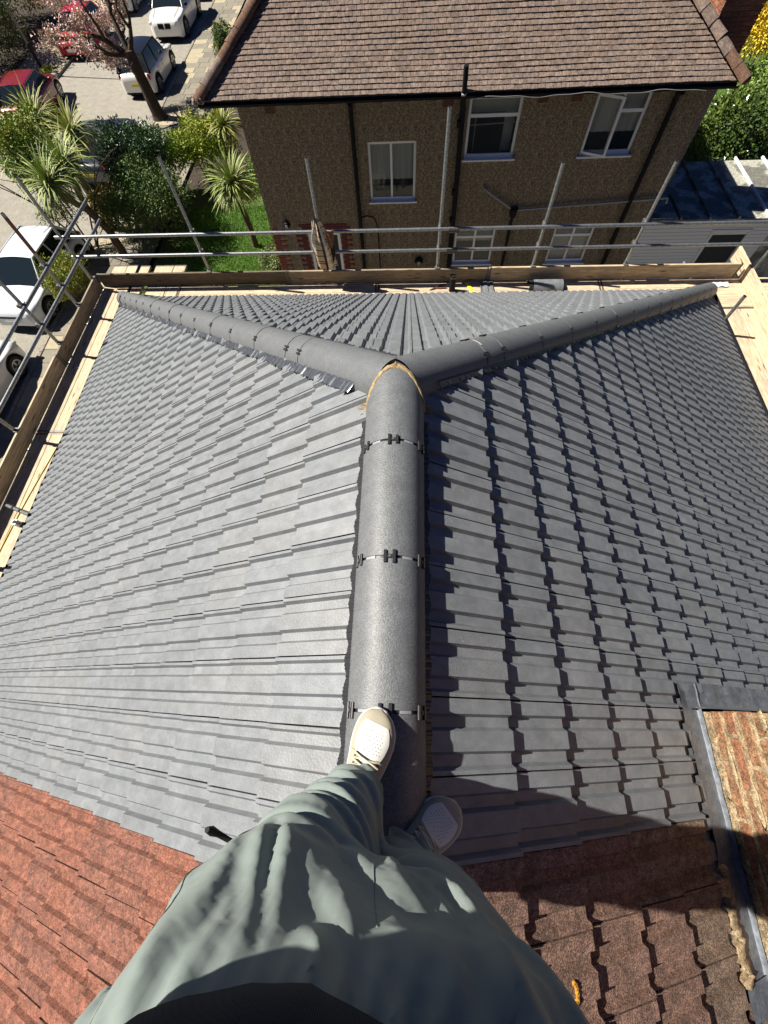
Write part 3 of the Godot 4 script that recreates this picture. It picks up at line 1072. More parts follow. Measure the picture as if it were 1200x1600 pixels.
# frame bars round a list of panes [x0, x1, y0, y1]; the frame is the window, panes and sill its sub-parts
func window(parent: Node3D, off: Vector3, rect: Array, panes: Array, z: float, inside: String, sash := -1):
	var mb := MB.new()
	var zf := z - 0.05
	var f := 0.066
	span(mb, Vector3(rect[0], rect[2], zf - 0.05) + off, Vector3(rect[0] + f, rect[3], zf) + off, 0.005)
	span(mb, Vector3(rect[1] - f, rect[2], zf - 0.05) + off, Vector3(rect[1], rect[3], zf) + off, 0.005)
	span(mb, Vector3(rect[0] + f, rect[3] - f, zf - 0.048) + off, Vector3(rect[1] - f, rect[3], zf - 0.002) + off, 0.005)
	span(mb, Vector3(rect[0] + f, rect[2], zf - 0.048) + off, Vector3(rect[1] - f, rect[2] + f + 0.02, zf - 0.002) + off, 0.005)
	# members between neighbouring panes
	for i in panes.size():
		for j in range(i + 1, panes.size()):
			var p: Array = panes[i]
			var q: Array = panes[j]
			if absf(p[1] - q[0]) < 0.12 and minf(p[3], q[3]) > maxf(p[2], q[2]): span(mb, Vector3(p[1], maxf(p[2], q[2]) - 0.03, zf - 0.046) + off, Vector3(q[0], minf(p[3], q[3]) + 0.03, zf - 0.004) + off, 0.004)
			if absf(p[3] - q[2]) < 0.12 and minf(p[1], q[1]) > maxf(p[0], q[0]): span(mb, Vector3(maxf(p[0], q[0]) - 0.03, p[3], zf - 0.044) + off, Vector3(minf(p[1], q[1]) + 0.03, q[2], zf - 0.006) + off, 0.004)
	var w := obj("window", mb, mats.white, parent)
	for i in panes.size():
		if i == sash: continue
		var p: Array = panes[i]
		var g := MB.new()
		g.quad(Vector3(p[0], p[2], zf - 0.028) + off, Vector3(p[1], p[2], zf - 0.028) + off, Vector3(p[1], p[3], zf - 0.028) + off, Vector3(p[0], p[3], zf - 0.028) + off)
		obj("pane", g, mats.glass, w)
	var s := MB.new()
	span(s, Vector3(rect[0] - 0.05, rect[2] - 0.035, z - 0.1) + off, Vector3(rect[1] + 0.05, rect[2] + 0.004, z + 0.055) + off, 0.006)
	obj("sill", s, mats.white, w)
	# the room behind: back, sides, floor, ceiling as one dark recess
	var r := MB.new()
	var zb := z - 1.6
	var a := Vector3(rect[0] - 0.3, rect[2] - 0.4, zb) + off
	var b := Vector3(rect[1] + 0.3, rect[3] + 0.1, zb) + off
	var zz := z - 0.13 + off.z
	r.quad(a, Vector3(b.x, a.y, a.z), b, Vector3(a.x, b.y, a.z))
	r.quad(Vector3(a.x, a.y, zz), a, Vector3(a.x, b.y, a.z), Vector3(a.x, b.y, zz))
	r.quad(Vector3(b.x, a.y, a.z), Vector3(b.x, a.y, zz), Vector3(b.x, b.y, zz), b)
	r.quad(Vector3(a.x, a.y, zz), Vector3(b.x, a.y, zz), Vector3(b.x, a.y, a.z), a)
	r.quad(Vector3(a.x, b.y, a.z), b, Vector3(b.x, b.y, zz), Vector3(a.x, b.y, zz))
	obj("room_recess", r, mats.room, w)
	if inside != "":
		var bl := MB.new()
		var low: float = rect[2] + (0.02 if inside == "net" else (rect[3] - rect[2]) * (0.55 if inside == "half" else 0.34))
		var rows := []
		for i in 2:
			var row := PackedVector3Array()
			for j in 40: row.append(Vector3(lerpf(rect[0] + 0.03, rect[1] - 0.03, j / 39.0), [low, rect[3]][i], z - 0.17 + 0.012 * sin(j * 1.1)) + off)
			rows.append(row)
		bl.grid(rows, false, false)
		obj("blind", bl, mats.curtain if inside == "net" else mats.blind, w)
	if sash >= 0:
		# side-hung sash standing ajar, hinged on its left edge
		var p: Array = panes[sash]
		var hold := Node3D.new()
		var sm := MB.new()
		var wd: float = p[1] - p[0] + 0.06
		var ht: float = p[3] - p[2] + 0.06
		var bs := Basis(Vector3.UP, -0.42)
		var hinge := Vector3(p[0] - 0.03, p[2] - 0.03, zf + 0.012) + off
		for q in [[0, 0, 0.055, ht], [wd - 0.055, 0, wd, ht], [0.055, 0, wd - 0.055, 0.055], [0.055, ht - 0.055, wd - 0.055, ht]]:
			var lo := Vector3(q[0], q[1], -0.03)
			var hi := Vector3(q[2], q[3], 0.012)
			sm.box(Transform3D(bs, hinge + bs * ((lo + hi) * 0.5)), (hi - lo).abs(), 0.004)
		obj("sash", sm, mats.white, w)
		sm = MB.new()
		sm.quad(hinge + bs * Vector3(0.05, 0.05, 0), hinge + bs * Vector3(wd - 0.05, 0.05, 0), hinge + bs * Vector3(wd - 0.05, ht - 0.05, 0), hinge + bs * Vector3(0.05, ht - 0.05, 0))
		obj("pane", sm, mats.glass, w)
		hold.free()
	return w

func build_neighbour():
	rng.seed = 131
	var nb := thing("pebbledash_house", "brown pebbledash house with plain clay tile roof beyond the scaffold", "house", Vector3(1.3, 0, NZ))
	var off := -nb.position
	var wins := [[-1.04, 0.19, 2.88, 4.22], [1.39, 2.62, 3.80, 5.0], [4.25, 5.48, 3.80, 5.0], [1.39, 2.57, 1.05, 2.16], [4.25, 5.40, 1.03, 2.15], [-2.99, -2.02, 0.0, 2.10]]
	var mb := MB.new()
	holed_wall(mb, -4.06, 6.72, 0, 5.16, NZ, wins, 0.12)
	# side and back walls
	mb.quad(Vector3(-4.06, 0, -24.0), Vector3(-4.06, 0, NZ), Vector3(-4.06, 5.16, NZ), Vector3(-4.06, 5.16, -24.0))
	mb.quad(Vector3(6.72, 0, NZ), Vector3(6.72, 0, -24.0), Vector3(6.72, 5.16, -24.0), Vector3(6.72, 5.16, NZ))
	mb.quad(Vector3(6.72, 0, -24.0), Vector3(-4.06, 0, -24.0), Vector3(-4.06, 5.16, -24.0), Vector3(6.72, 5.16, -24.0))
	obj("wall", mb, mats.dash, nb).position = off
	var w = window(nb, off, wins[0], [[-0.99, -0.475, 2.95, 4.17], [-0.42, 0.14, 2.95, 4.17]], NZ, "blind")
	w = window(nb, off, wins[1], [[1.44, 2.57, 3.87, 4.60], [1.44, 2.57, 4.67, 4.95]], NZ, "")
	# a rail and a post that show through the plain pane, and a curtain edge
	mb = MB.new()
	mb.tube([Vector3(1.4, 4.36, NZ - 0.3) + off, Vector3(2.6, 4.40, NZ - 0.3) + off], 0.012, 6)
	mb.tube([Vector3(1.62, 3.8, NZ - 0.32) + off, Vector3(1.62, 4.65, NZ - 0.32) + off], 0.012, 6)
	obj("towel_rail", mb, mats.clip_pale, w)
	mb = MB.new()
	span(mb, Vector3(2.32, 3.8, NZ - 0.4) + off, Vector3(2.55, 4.62, NZ - 0.36) + off)
	obj("curtain", mb, mats.curtain, w)
	mb = MB.new()
	span(mb, Vector3(1.43, 4.66, NZ - 0.16) + off, Vector3(2.58, 4.97, NZ - 0.15) + off)
	obj("blind", mb, mats.blind, w)
	w = window(nb, off, wins[2], [[4.30, 4.85, 3.87, 4.95], [4.92, 5.43, 3.87, 4.60], [4.92, 5.43, 4.67, 4.95]], NZ, "blind", 0)
	w = window(nb, off, wins[3], [[1.44, 1.96, 1.12, 1.80], [2.02, 2.52, 1.12, 1.80], [1.44, 1.96, 1.87, 2.11], [2.02, 2.52, 1.87, 2.11]], NZ, "half")
	w = window(nb, off, wins[4], [[4.30, 4.80, 1.10, 1.80], [4.86, 5.35, 1.10, 1.80], [4.30, 4.80, 1.87, 2.10], [4.86, 5.35, 1.87, 2.10]], NZ, "net")
	# side door with its brick surround
	mb = MB.new()
	for q in [[-2.99, -2.90], [-2.11, -2.02]]: span(mb, Vector3(q[0], 0, NZ - 0.1) + off, Vector3(q[1], 2.10, NZ - 0.02) + off, 0.005)
	span(mb, Vector3(-2.90, 2.0, NZ - 0.1) + off, Vector3(-2.11, 2.10, NZ - 0.022) + off, 0.005)
	var door := obj("door", mb, mats.white, nb)
	mb = MB.new()
	span(mb, Vector3(-2.90, 0, NZ - 0.09) + off, Vector3(-2.11, 2.0, NZ - 0.06) + off)
	obj("door_leaf", mb, mats.dark, door)
	mb = MB.new()
	mb.quad(Vector3(-2.56, 0.3, NZ - 0.056) + off, Vector3(-2.32, 0.3, NZ - 0.056) + off, Vector3(-2.32, 1.72, NZ - 0.056) + off, Vector3(-2.56, 1.72, NZ - 0.056) + off)
	obj("pane", mb, mats.curtain, door)
	# toothed red brick jambs and quoins, brick by brick
	mb = MB.new()
	for q in [[-3.24, -2.99], [-2.02, -1.77]]: span(mb, Vector3(q[0], 0, NZ - 0.02) + off, Vector3(q[1], 2.1, NZ + 0.006) + off)
	span(mb, Vector3(-3.24, 2.1, NZ - 0.02) + off, Vector3(-1.77, 2.32, NZ + 0.006) + off)
	var sur := obj("door_surround", mb, mats.joint, nb)
	var brick_m := MB.new()
	span(brick_m, Vector3(-0.1, -0.0325, -0.012), Vector3(0.1, 0.0325, 0.012), 0.003)
	var bm := brick_m.mesh()
	brick_m = MB.new()
	span(brick_m, Vector3(-0.047, -0.0325, -0.012), Vector3(0.047, 0.0325, 0.012), 0.003)
	var bm2 := brick_m.mesh()
	for row in 28:
		for side in 2:
			var wide := row % 2 == 0
			var x: float = (-3.115 if side == 0 else -1.895)
			var y := 0.04 + row * 0.0755
			var e := obj("brick", bm, mats.brick_red, sur)
			e.position = Vector3(x + (-0.02 if wide == (side == 0) else 0.02), y, NZ + 0.006) + off
			if wide:
				e = obj("brick", bm2, mats.brick_red, sur)
				e.position = Vector3(x + (-0.18 if side == 0 else 0.18), y, NZ + 0.006) + off
	for row in 3:
		for k in 7:
			var e := obj("brick", bm, mats.brick_red, sur)
			e.position = Vector3(-3.12 + k * 0.205 + (0.1 if row % 2 else 0.0), 2.14 + row * 0.0755, NZ + 0.006) + off
	mb = MB.new()
	span(mb, Vector3(-4.07, 0, NZ - 0.3) + off, Vector3(-3.72, 2.3, NZ + 0.006) + off)
	var qu := obj("quoin", mb, mats.joint, nb)
	for row in 30:
		for k in (2 if row % 2 == 0 else 1):
			var e := obj("brick", bm, mats.brick_orange, qu)
			e.position = Vector3(-3.965 + k * 0.21 + (0.03 if row % 2 else 0.0), 0.04 + row * 0.0755, NZ + 0.007) + off
	# air bricks under the eaves
	for q in [[-3.29, 4.90], [0.89, 4.90], [3.81, 4.92], [3.05, 4.92]]:
		mb = MB.new()
		span(mb, Vector3(q[0] - 0.12, q[1] - 0.07, NZ - 0.01) + off, Vector3(q[0] + 0.12, q[1] + 0.07, NZ + 0.008) + off, 0.003)
		var vent := obj("air_brick", mb, mats.brick_c, nb)
		mb = MB.new()
		for r in 3:
			for k in 6: span(mb, Vector3(q[0] - 0.1 + k * 0.035, q[1] - 0.05 + r * 0.036, NZ + 0.007) + off, Vector3(q[0] - 0.08 + k * 0.035, q[1] - 0.03 + r * 0.036, NZ + 0.0095) + off)
		obj("slots", mb, mats.dark, vent)
	# pipes
	var pz := NZ + 0.07
	mb = MB.new()
	mb.tube([Vector3(-1.36, 5.05, -12.34) + off, Vector3(-1.36, 4.98, pz) + off, Vector3(-1.37, 4.8, pz) + off, Vector3(-1.37, 0, pz) + off], 0.052, 10)
	obj("downpipe", mb, mats.black, nb)
	mb = MB.new()
	mb.tube([Vector3(5.98, 5.05, -12.34) + off, Vector3(5.98, 4.98, pz) + off, Vector3(5.98, 4.8, pz) + off, Vector3(6.02, 0, pz) + off], 0.058, 10)
	obj("downpipe", mb, mats.black, nb)
	mb = MB.new()
	mb.tube([Vector3(1.20, 5.62, -12.28) + off, Vector3(1.21, 5.22, -12.28) + off, Vector3(1.22, 5.0, -12.42) + off, Vector3(1.24, 4.8, pz) + off, Vector3(1.27, 3.4, pz) + off, Vector3(1.31, 0, pz) + off], [0.055, 0.055, 0.06, 0.066, 0.066, 0.066], 12)
	var soil := obj("soil_pipe", mb, mats.black, nb)
	for y in [4.55, 3.1, 2.4, 1.55]:
		mb = MB.new()
		mb.tube([Vector3(1.31 - 0.022 * y, y - 0.06, pz) + off, Vector3(1.31 - 0.022 * y, y + 0.06, pz) + off], 0.078, 12)
		obj("collar", mb, mats.black, soil)
	mb = MB.new()
	mb.tube([Vector3(1.21, 5.14, -12.31) + off, Vector3(1.21, 5.19, -12.29) + off], 0.062, 12)
	obj("pale_band", mb, mats.clip_pale, soil)
	mb = MB.new()
	mb.tube([Vector3(2.02, 3.17, NZ) + off, Vector3(2.02, 3.17, pz) + off, Vector3(2.06, 3.14, pz) + off, Vector3(2.84, 2.66, pz) + off], 0.024, 8)
	obj("waste_pipe", mb, mats.greyplastic, nb)
	mb = MB.new()
	mb.tube([Vector3(2.96, 2.58, pz) + off, Vector3(3.02, 2.62, pz) + off, Vector3(6.95, 2.83, pz) + off, Vector3(6.98, 2.7, pz) + off], 0.026, 8)
	obj("waste_pipe", mb, mats.greyplastic, nb)
	mb = MB.new()
	mb.tube([Vector3(2.93, 2.68, pz) + off, Vector3(2.93, 2.66, pz) + off, Vector3(2.93, 2.48, pz) + off, Vector3(2.93, 2.42, pz) + off], [0.075, 0.11, 0.09, 0.04], 14, false)
	mb.tube([Vector3(2.93, 2.45, pz) + off, Vector3(2.96, 0, pz) + off], 0.036, 10)
	obj("hopper", mb, mats.black, nb)
	mb = MB.new()
	mb.tube([Vector3(-1.34, 2.52, pz) + off, Vector3(-1.16, 2.56, pz) + off, Vector3(-0.98, 2.52, pz) + off, Vector3(-0.90, 2.36, pz) + off, Vector3(-0.87, 1.9, pz) + off, Vector3(-0.86, 0, pz) + off], 0.018, 8)
	obj("cable", mb, mats.black, nb)
	for q in [[0.35, 1.2, 0.13], [-3.53, 2.36, 0.1]]:
		mb = MB.new()
		mb.tube([Vector3(q[0], q[1], NZ) + off, Vector3(q[0], q[1], NZ + 0.06) + off, Vector3(q[0], q[1] - 0.01, NZ + 0.12) + off, Vector3(q[0], q[1] - 0.02, NZ + 0.15) + off], [q[2] * 0.8, q[2], q[2] * 0.75, 0.02], 16)
		var lamp := obj("bulkhead_light", mb, mats.black, nb)
		mb = MB.new()
		mb.tube([Vector3(q[0], q[1] - 0.012, NZ + 0.135) + off, Vector3(q[0], q[1] - 0.014, NZ + 0.155) + off], q[2] * 0.45, 12)
		obj("lens", mb, mats.greyplastic, lamp)
	# eaves: soffit, fascia, gutter with its loose cable
	mb = MB.new()
	span(mb, Vector3(-4.72, 5.06, NZ - 0.1) + off, Vector3(7.05, 5.075, -12.37) + off)
	span(mb, Vector3(-4.72, 5.075, -12.40) + off, Vector3(7.05, 5.19, -12.375) + off)
	obj("fascia", mb, mats.black, nb)
	mb = MB.new()
	half_gutter(mb, Vector3(-4.82, 5.14, -12.305) + off, Vector3(7.06, 5.14, -12.305) + off, 0.062)
	var gut := obj("gutter", mb, mats.black, nb)
	mb = MB.new()
	var pts := []
	for i in 40:
		var f := i / 39.0
		pts.append(Vector3(lerpf(1.5, 6.4, f), 5.105 + 0.02 * sin(f * 17.0) + 0.01 * sin(f * 41.0), -12.238) + off)
	mb.tube(pts, 0.007, 5)
	obj("slack_cable", mb, mats.greyplastic, gut)
	mb = MB.new()
	half_gutter(mb, Vector3(-4.82, 5.14, -24.3) + off, Vector3(-4.82, 5.14, -12.305) + off, 0.062)
	obj("gutter", mb, mats.black, nb)
	build_clay_roof(nb)
	# stack on the right flank
	mb = MB.new()
	var cx0 := 6.48
	var cx1 := 7.25
	var cz0 := -14.45
	var cz1 := -13.35
	span(mb, Vector3(cx0 + 0.006, 0, cz0 + 0.006) + off, Vector3(cx1 - 0.006, 8.2, cz1 - 0.006) + off)
	var st := obj("chimney_stack", mb, mats.joint, nb)
	brick_m = MB.new()
	span(brick_m, Vector3(-0.104, -0.0325, -0.02), Vector3(0.104, 0.0325, 0.02), 0.003)
	bm = brick_m.mesh()
	var pick := [mats.brick_orange, mats.brick_orange, mats.brick, mats.brick_c]
	for row in 32:
		var y := 5.72 + row * 0.075
		for k in 5:
			var e := obj("brick", bm, pick[rng.randi() % 4], st)
			e.transform = Transform3D(Basis(Vector3.UP, PI * 0.5), Vector3(cx0 + 0.014, y, cz1 - 0.12 - k * 0.222 - (0.0 if row % 2 else 0.03)) + off)
	for row in 40:
		var y := 5.2 + row * 0.075
		for k in 4:
			var x := cx0 + 0.11 + k * 0.206 - (0.0 if row % 2 else 0.008)
			var e := obj("brick", bm, pick[1 + rng.randi() % 3], st)
			e.position = Vector3(x, y, cz1 - 0.014) + off
	mb = MB.new()
	var ry := 5.19 + (7.1 - cx0) * 0.74
	mb.quad(Vector3(cx0 - 0.2, ry + 0.17, cz0) + off, Vector3(cx0 - 0.2, ry + 0.17, cz1) + off, Vector3(cx0 + 0.002, ry + 0.2, cz1 + 0.004) + off, Vector3(cx0 + 0.002, ry + 0.2, cz0) + off)
	mb.quad(Vector3(cx0 - 0.004, ry + 0.0, cz0) + off, Vector3(cx0 - 0.004, ry + 0.0, cz1 + 0.004) + off, Vector3(cx0 - 0.004, ry + 0.21, cz1 + 0.004) + off, Vector3(cx0 - 0.004, ry + 0.21, cz0) + off)
	obj("flashing", mb, mats.clip_pale, st)
	build_garage()

func build_clay_roof(nb: Node3D):
	rng.seed = 151
	var off := -nb.position
	var tp := 0.74
	var ang := atan(tp)
	var ex0 := -4.78
	var ex1 := 7.08
	var ez := -12.30
	var ey := 5.20
	var half := (ex1 - ex0) * 0.5
	# boarded planes beneath
	var mb := MB.new()
	var top := ey + half * tp
	var A := Vector3(ex0, ey - 0.02, ez) + off
	var B := Vector3(ex1, ey - 0.02, ez) + off
	var C := Vector3(ex0 + half, top - 0.02, ez - half) + off
	var D := Vector3(ex1, ey - 0.02, -24.4) + off
	var E2 := Vector3(ex0, ey - 0.02, -24.4) + off
	var F := Vector3(ex0 + half, top - 0.02, -24.4 + 0.5) + off
	mb.tri(A, B, C)
	mb.quad(B, D, F, C)
	mb.quad(E2, A, C, F)
	mb.tri(D, E2, F)
	obj("roof", mb, mats.clay_b, nb)
	var shapes := []
	for k in 4:
		var s := MB.new()
		var w := 0.1615
		var cam := rng.randf_range(0.001, 0.003)
		var z0 := rng.randf_range(-0.002, 0.002)
		var y1 := 0.019 + rng.randf_range(-0.001, 0.002)
		# slightly cambered plate: x across, y out, z down-slope
		s.quad(Vector3(0, y1, z0), Vector3(w * 0.5, y1 + cam, z0), Vector3(w * 0.5, cam, -0.125), Vector3(0, 0, -0.125))
		s.quad(Vector3(w * 0.5, y1 + cam, z0), Vector3(w, y1, z0), Vector3(w, 0, -0.125), Vector3(w * 0.5, cam, -0.125))
		s.quad(Vector3(0, -0.004, z0), Vector3(w, -0.004, z0), Vector3(w, y1, z0), Vector3(0, y1, z0))
		s.quad(Vector3(0, -0.01, -0.125), Vector3(0, -0.01, z0), Vector3(0, y1, z0), Vector3(0, 0, -0.125))
		s.quad(Vector3(w, -0.01, z0), Vector3(w, -0.01, -0.125), Vector3(w, 0, -0.125), Vector3(w, y1, z0))
		shapes.append(s)
	var meshes := shapes.map(func(s): return s.mesh())
	var b := Basis(Vector3(1, 0, 0), Vector3(0, cos(ang), sin(ang)), Vector3(0, -sin(ang), cos(ang)))
	var roof: Node = nb.get_node("roof")
	var made := 0
	var rest := MB.new()
	rest.toned = true
	var pick := [mats.clay, mats.clay, mats.clay_b, mats.clay, mats.clay_c]
	for row in 68:
		var s := row * 0.104
		var in_ := s * cos(ang)
		var bow := 0.012 * sin(row * 0.9)
		var x := ex0 + in_ + 0.03 - (0.084 if row % 2 else 0.0)
		x = ex0 + floorf((x - ex0) / 0.1685) * 0.1685 - (0.084 if row % 2 else 0.0)
		while x < ex1 - in_ - 0.06:
			if x > ex0 + in_ - 0.1:
				var p := Vector3(x, ey + s * sin(ang), ez - in_)
				p += b.y * (rng.randf_range(-0.001, 0.003) + 0.004 * sin(x * 1.3 + row * 0.7)) + b.z * (rng.randf_range(-0.004, 0.004) + 0.008 * sin(x * 0.9 + row * 0.2))
				var xf := Transform3D(Basis(b.y, rng.randf_range(-0.012, 0.012)) * b, p)
				if made < 300:
					made += 1
					var o := obj("clay_tile", meshes[rng.randi() % 4], pick[rng.randi() % 5], roof)
					o.transform = Transform3D(xf.basis, xf.origin + off)
				else:
					var tv := rng.randf_range(0.78, 1.12)
					rest.tone = Color(tv, tv * rng.randf_range(0.95, 1.0), tv * rng.randf_range(0.92, 1.0))
					rest.add(shapes[rng.randi() % 4], Transform3D(xf.basis, xf.origin + off))
			x += 0.1685
	tag(obj("clay_tiles", rest, mats.clay, roof), "", "", "", "stuff")
	# mortar-bedded hip tiles
	for sg in [0, 1]:
		var a := Vector3(ex0 - 0.03 if sg == 0 else ex1 + 0.03, ey + 0.0, ez + 0.03)
		var d := Vector3(1 if sg == 0 else -1, tp, -1).normalized()
		var len_h := half * sqrt(2.0 + tp * tp)
		var n := int(len_h / 0.33)
		for k in n:
			var p := a + d * (k * 0.33 - 0.02)
			var r0 := rng.randf_range(0.128, 0.14)
			var w := Vector3(rng.randf_range(-0.006, 0.006), rng.randf_range(-0.006, 0.006), 0)
			var h := half_round(p + w + off, p + d * 0.345 + w + off, r0, 0.02, PI * 0.5, 14, 4, 0.014)
			for i in h.v.size():
				h.v[i] += h.n[i] * 0.004 * sin(h.v[i].x * 61.0 + h.v[i].z * 47.0)
			obj("hip_tile", h, [mats.hip_clay, mats.clay_b, mats.hip_clay, mats.clay_c][rng.randi() % 4], roof)
		var em := MB.new()
		rng.seed = 160 + sg
		for k in 7: lump(em, a + Vector3(rng.randf_range(-0.08, 0.08), rng.randf_range(-0.02, 0.06), rng.randf_range(-0.04, 0.05)) + off, Vector3(0.07, 0.06, 0.07), 0.2)
		obj("hip_mortar", em, mats.joint if sg == 0 else mats.hip_clay, roof)

func build_garage():
	rng.seed = 171
	var g := thing("lean_to", "white clad lean-to with ribbed felt roof beside the pebbledash house", "lean-to", Vector3(9.0, 0, -13.9))
	var off := -g.position
	var x0 := 6.74
	var x1 := 11.6
	var zf := -12.52
	var zb := -15.35
	var mb := MB.new()
	span(mb, Vector3(x0, 2.22, zb) + off, Vector3(x1, 2.30, zf + 0.06) + off, 0.006)
	obj("roof", mb, mats.felt, g)
	for x in [7.58, 8.36, 9.13, 9.92, 10.71, 11.5]:
		mb = MB.new()
		var z1 := zb - 0.08 if x > 7.7 else -13.65
		bar(mb, Vector3(x, 2.333, z1) + off, Vector3(x, 2.333, zf + 0.07) + off, 0.055, 0.066, 0.008)
		obj("roof_rib", mb, mats.cladding if x > 9.5 else mats.felt, g)
	# front wall of lapped boards with an opening
	for k in 22:
		var y := 0.05 + k * 0.099
		for q in ([[x0, 8.70], [9.72, 10.3]] if y < 1.82 else [[x0, 10.3]]):
			mb = MB.new()
			bar(mb, Vector3(q[0], y + 0.048, zf - 0.01 + 0.004) + off, Vector3(q[1], y + 0.048, zf - 0.006) + off, 0.014, 0.094, 0.003)
			obj("cladding_board", mb, mats.cladding, g)
	mb = MB.new()
	span(mb, Vector3(x0, 0, zf - 0.05) + off, Vector3(8.70, 2.22, zf - 0.022) + off)
	span(mb, Vector3(9.72, 0, zf - 0.05) + off, Vector3(x1, 2.22, zf - 0.022) + off)
	span(mb, Vector3(8.70, 1.86, zf - 0.05) + off, Vector3(9.72, 2.22, zf - 0.022) + off)
	span(mb, Vector3(x0, 0, zb) + off, Vector3(x0 + 0.05, 2.22, zf - 0.05) + off)
	span(mb, Vector3(x1 - 0.05, 0, zb) + off, Vector3(x1, 2.22, zf - 0.05) + off)
	span(mb, Vector3(x0 + 0.05, 0, zb) + off, Vector3(x1 - 0.05, 2.22, zb + 0.05) + off)
	obj("wall", mb, mats.felt, g)
	mb = MB.new()
	for q in [[8.66, 8.74], [9.68, 9.76]]: span(mb, Vector3(q[0], 0, zf - 0.04) + off, Vector3(q[1], 1.9, zf + 0.02) + off, 0.004)
	span(mb, Vector3(8.66, 1.9, zf - 0.04) + off, Vector3(9.76, 1.98, zf + 0.02) + off, 0.004)
	var fr := obj("door_frame", mb, mats.cladding, g)
	mb = MB.new()
	span(mb, Vector3(8.74, 0, zf - 0.035) + off, Vector3(9.68, 1.9, zf - 0.03) + off)
	obj("dark_door", mb, mats.dark, fr)
	# low flap with a hook at the left end of the roof
	mb = MB.new()
	span(mb, Vector3(6.76, 2.302, -13.3) + off, Vector3(7.50, 2.34, zf + 0.03) + off, 0.006)
	obj("roof_flap", mb, mats.felt, g)

# ---------------------------------------------------------------- the person on the ridge
# smooth union of tapered capsules; bones are [a, b, ra, rb]
func bone_d(p: Vector3, q: Array) -> float:
	var a: Vector3 = q[0]
	var ab: Vector3 = q[1] - a
	var h := clampf((p - a).dot(ab) / maxf(ab.length_squared(), 1e-9), 0.0, 1.0)
	return p.distance_to(a + ab * h) - lerpf(q[2], q[3], h)

func blend_d(p: Vector3, bones: Array, k: float) -> float:
	var d := 1e9
	for q in bones:
		var e := bone_d(p, q)
		if e > d + k: continue
		var h := clampf(0.5 + 0.5 * (d - e) / k, 0.0, 1.0)
		d = lerpf(d, e, h) - k * h * (1.0 - h)
	return d

# surface nets: one vertex in each crossed cell, one quad round each crossed edge
func nets(f: Callable, lo: Vector3, hi: Vector3, h: float, mb: MB, slack := 1.35):
	var n := Vector3i(((hi - lo) / h).ceil()) + Vector3i.ONE
	var B := 4
	n = (n / B + Vector3i.ONE) * B
	var vals := PackedFloat32Array()
	vals.resize((n.x + 1) * (n.y + 1) * (n.z + 1))
	vals.fill(9.0)
	var sy := n.x + 1
	var sz := (n.x + 1) * (n.y + 1)
	var blocks := []
	var reach := h * B * 0.87 * slack + h * 2.0
	for bz in range(0, n.z, B):
		for by in range(0, n.y, B):
			for bx in range(0, n.x, B):
				var c := lo + Vector3(bx + B * 0.5, by + B * 0.5, bz + B * 0.5) * h
				var d: float = f.call(c)
				if absf(d) < reach: blocks.append(Vector3i(bx, by, bz))
				elif d < 0:
					for z in B + 1:
						for y in B + 1:
							for x in B + 1:
								var i := bx + x + (by + y) * sy + (bz + z) * sz
								if vals[i] > 8.9: vals[i] = d
	for b in blocks:
		for z in B + 1:
			for y in B + 1:
				for x in B + 1:
					var i: int = b.x + x + (b.y + y) * sy + (b.z + z) * sz
					if vals[i] > 8.9 or absf(vals[i]) > reach * 0.5: vals[i] = f.call(lo + Vector3(b.x + x, b.y + y, b.z + z) * h)
	var index := {}
	var pts := PackedVector3Array()
	var nrm := PackedVector3Array()
	var edges := [[0, 1], [2, 3], [4, 5], [6, 7], [0, 2], [1, 3], [4, 6], [5, 7], [0, 4], [1, 5], [2, 6], [3, 7]]
	for b in blocks:
		for z in B:
			for y in B:
				for x in B:
					var i: int = b.x + x + (b.y + y) * sy + (b.z + z) * sz
					var c := [vals[i], vals[i + 1], vals[i + sy], vals[i + sy + 1], vals[i + sz], vals[i + sz + 1], vals[i + sz + sy], vals[i + sz + sy + 1]]
					var neg := 0
					for k in 8:
						if c[k] < 0: neg += 1
					if neg == 0 or neg == 8: continue
					var s := Vector3.ZERO
					var m := 0
					for e in edges:
						var a: float = c[e[0]]
						var d: float = c[e[1]]
						if (a < 0) != (d < 0):
							var t := a / (a - d)
							var pa := Vector3(e[0] & 1, (e[0] >> 1) & 1, e[0] >> 2)
							var pb := Vector3(e[1] & 1, (e[1] >> 1) & 1, e[1] >> 2)
							s += pa.lerp(pb, t)
							m += 1
					var p := lo + (Vector3(b.x + x, b.y + y, b.z + z) + s / m) * h
					index[i] = pts.size()
					pts.append(p)
					var e2 := h * 0.6
					nrm.append(Vector3(f.call(p + Vector3(e2, 0, 0)) - f.call(p - Vector3(e2, 0, 0)), f.call(p + Vector3(0, e2, 0)) - f.call(p - Vector3(0, e2, 0)), f.call(p + Vector3(0, 0, e2)) - f.call(p - Vector3(0, 0, e2))).normalized())
	for i in index:
		for ax in 3:
			var st: int = [1, sy, sz][ax]
			var u: int = [sy, sz, 1][ax]
			var w: int = [sz, 1, sy][ax]
			if (vals[i] < 0) == (vals[i + st] < 0): continue
			if not (index.has(i - u) and index.has(i - w) and index.has(i - u - w)): continue
			var q := [index[i], index[i - u], index[i - u - w], index[i - w]]
			if vals[i] < 0: q.reverse()
			for k in [0, 1, 2, 0, 2, 3]:
				mb.put(pts[q[k]], nrm[q[k]], Vector2(pts[q[k]].x, pts[q[k]].y))

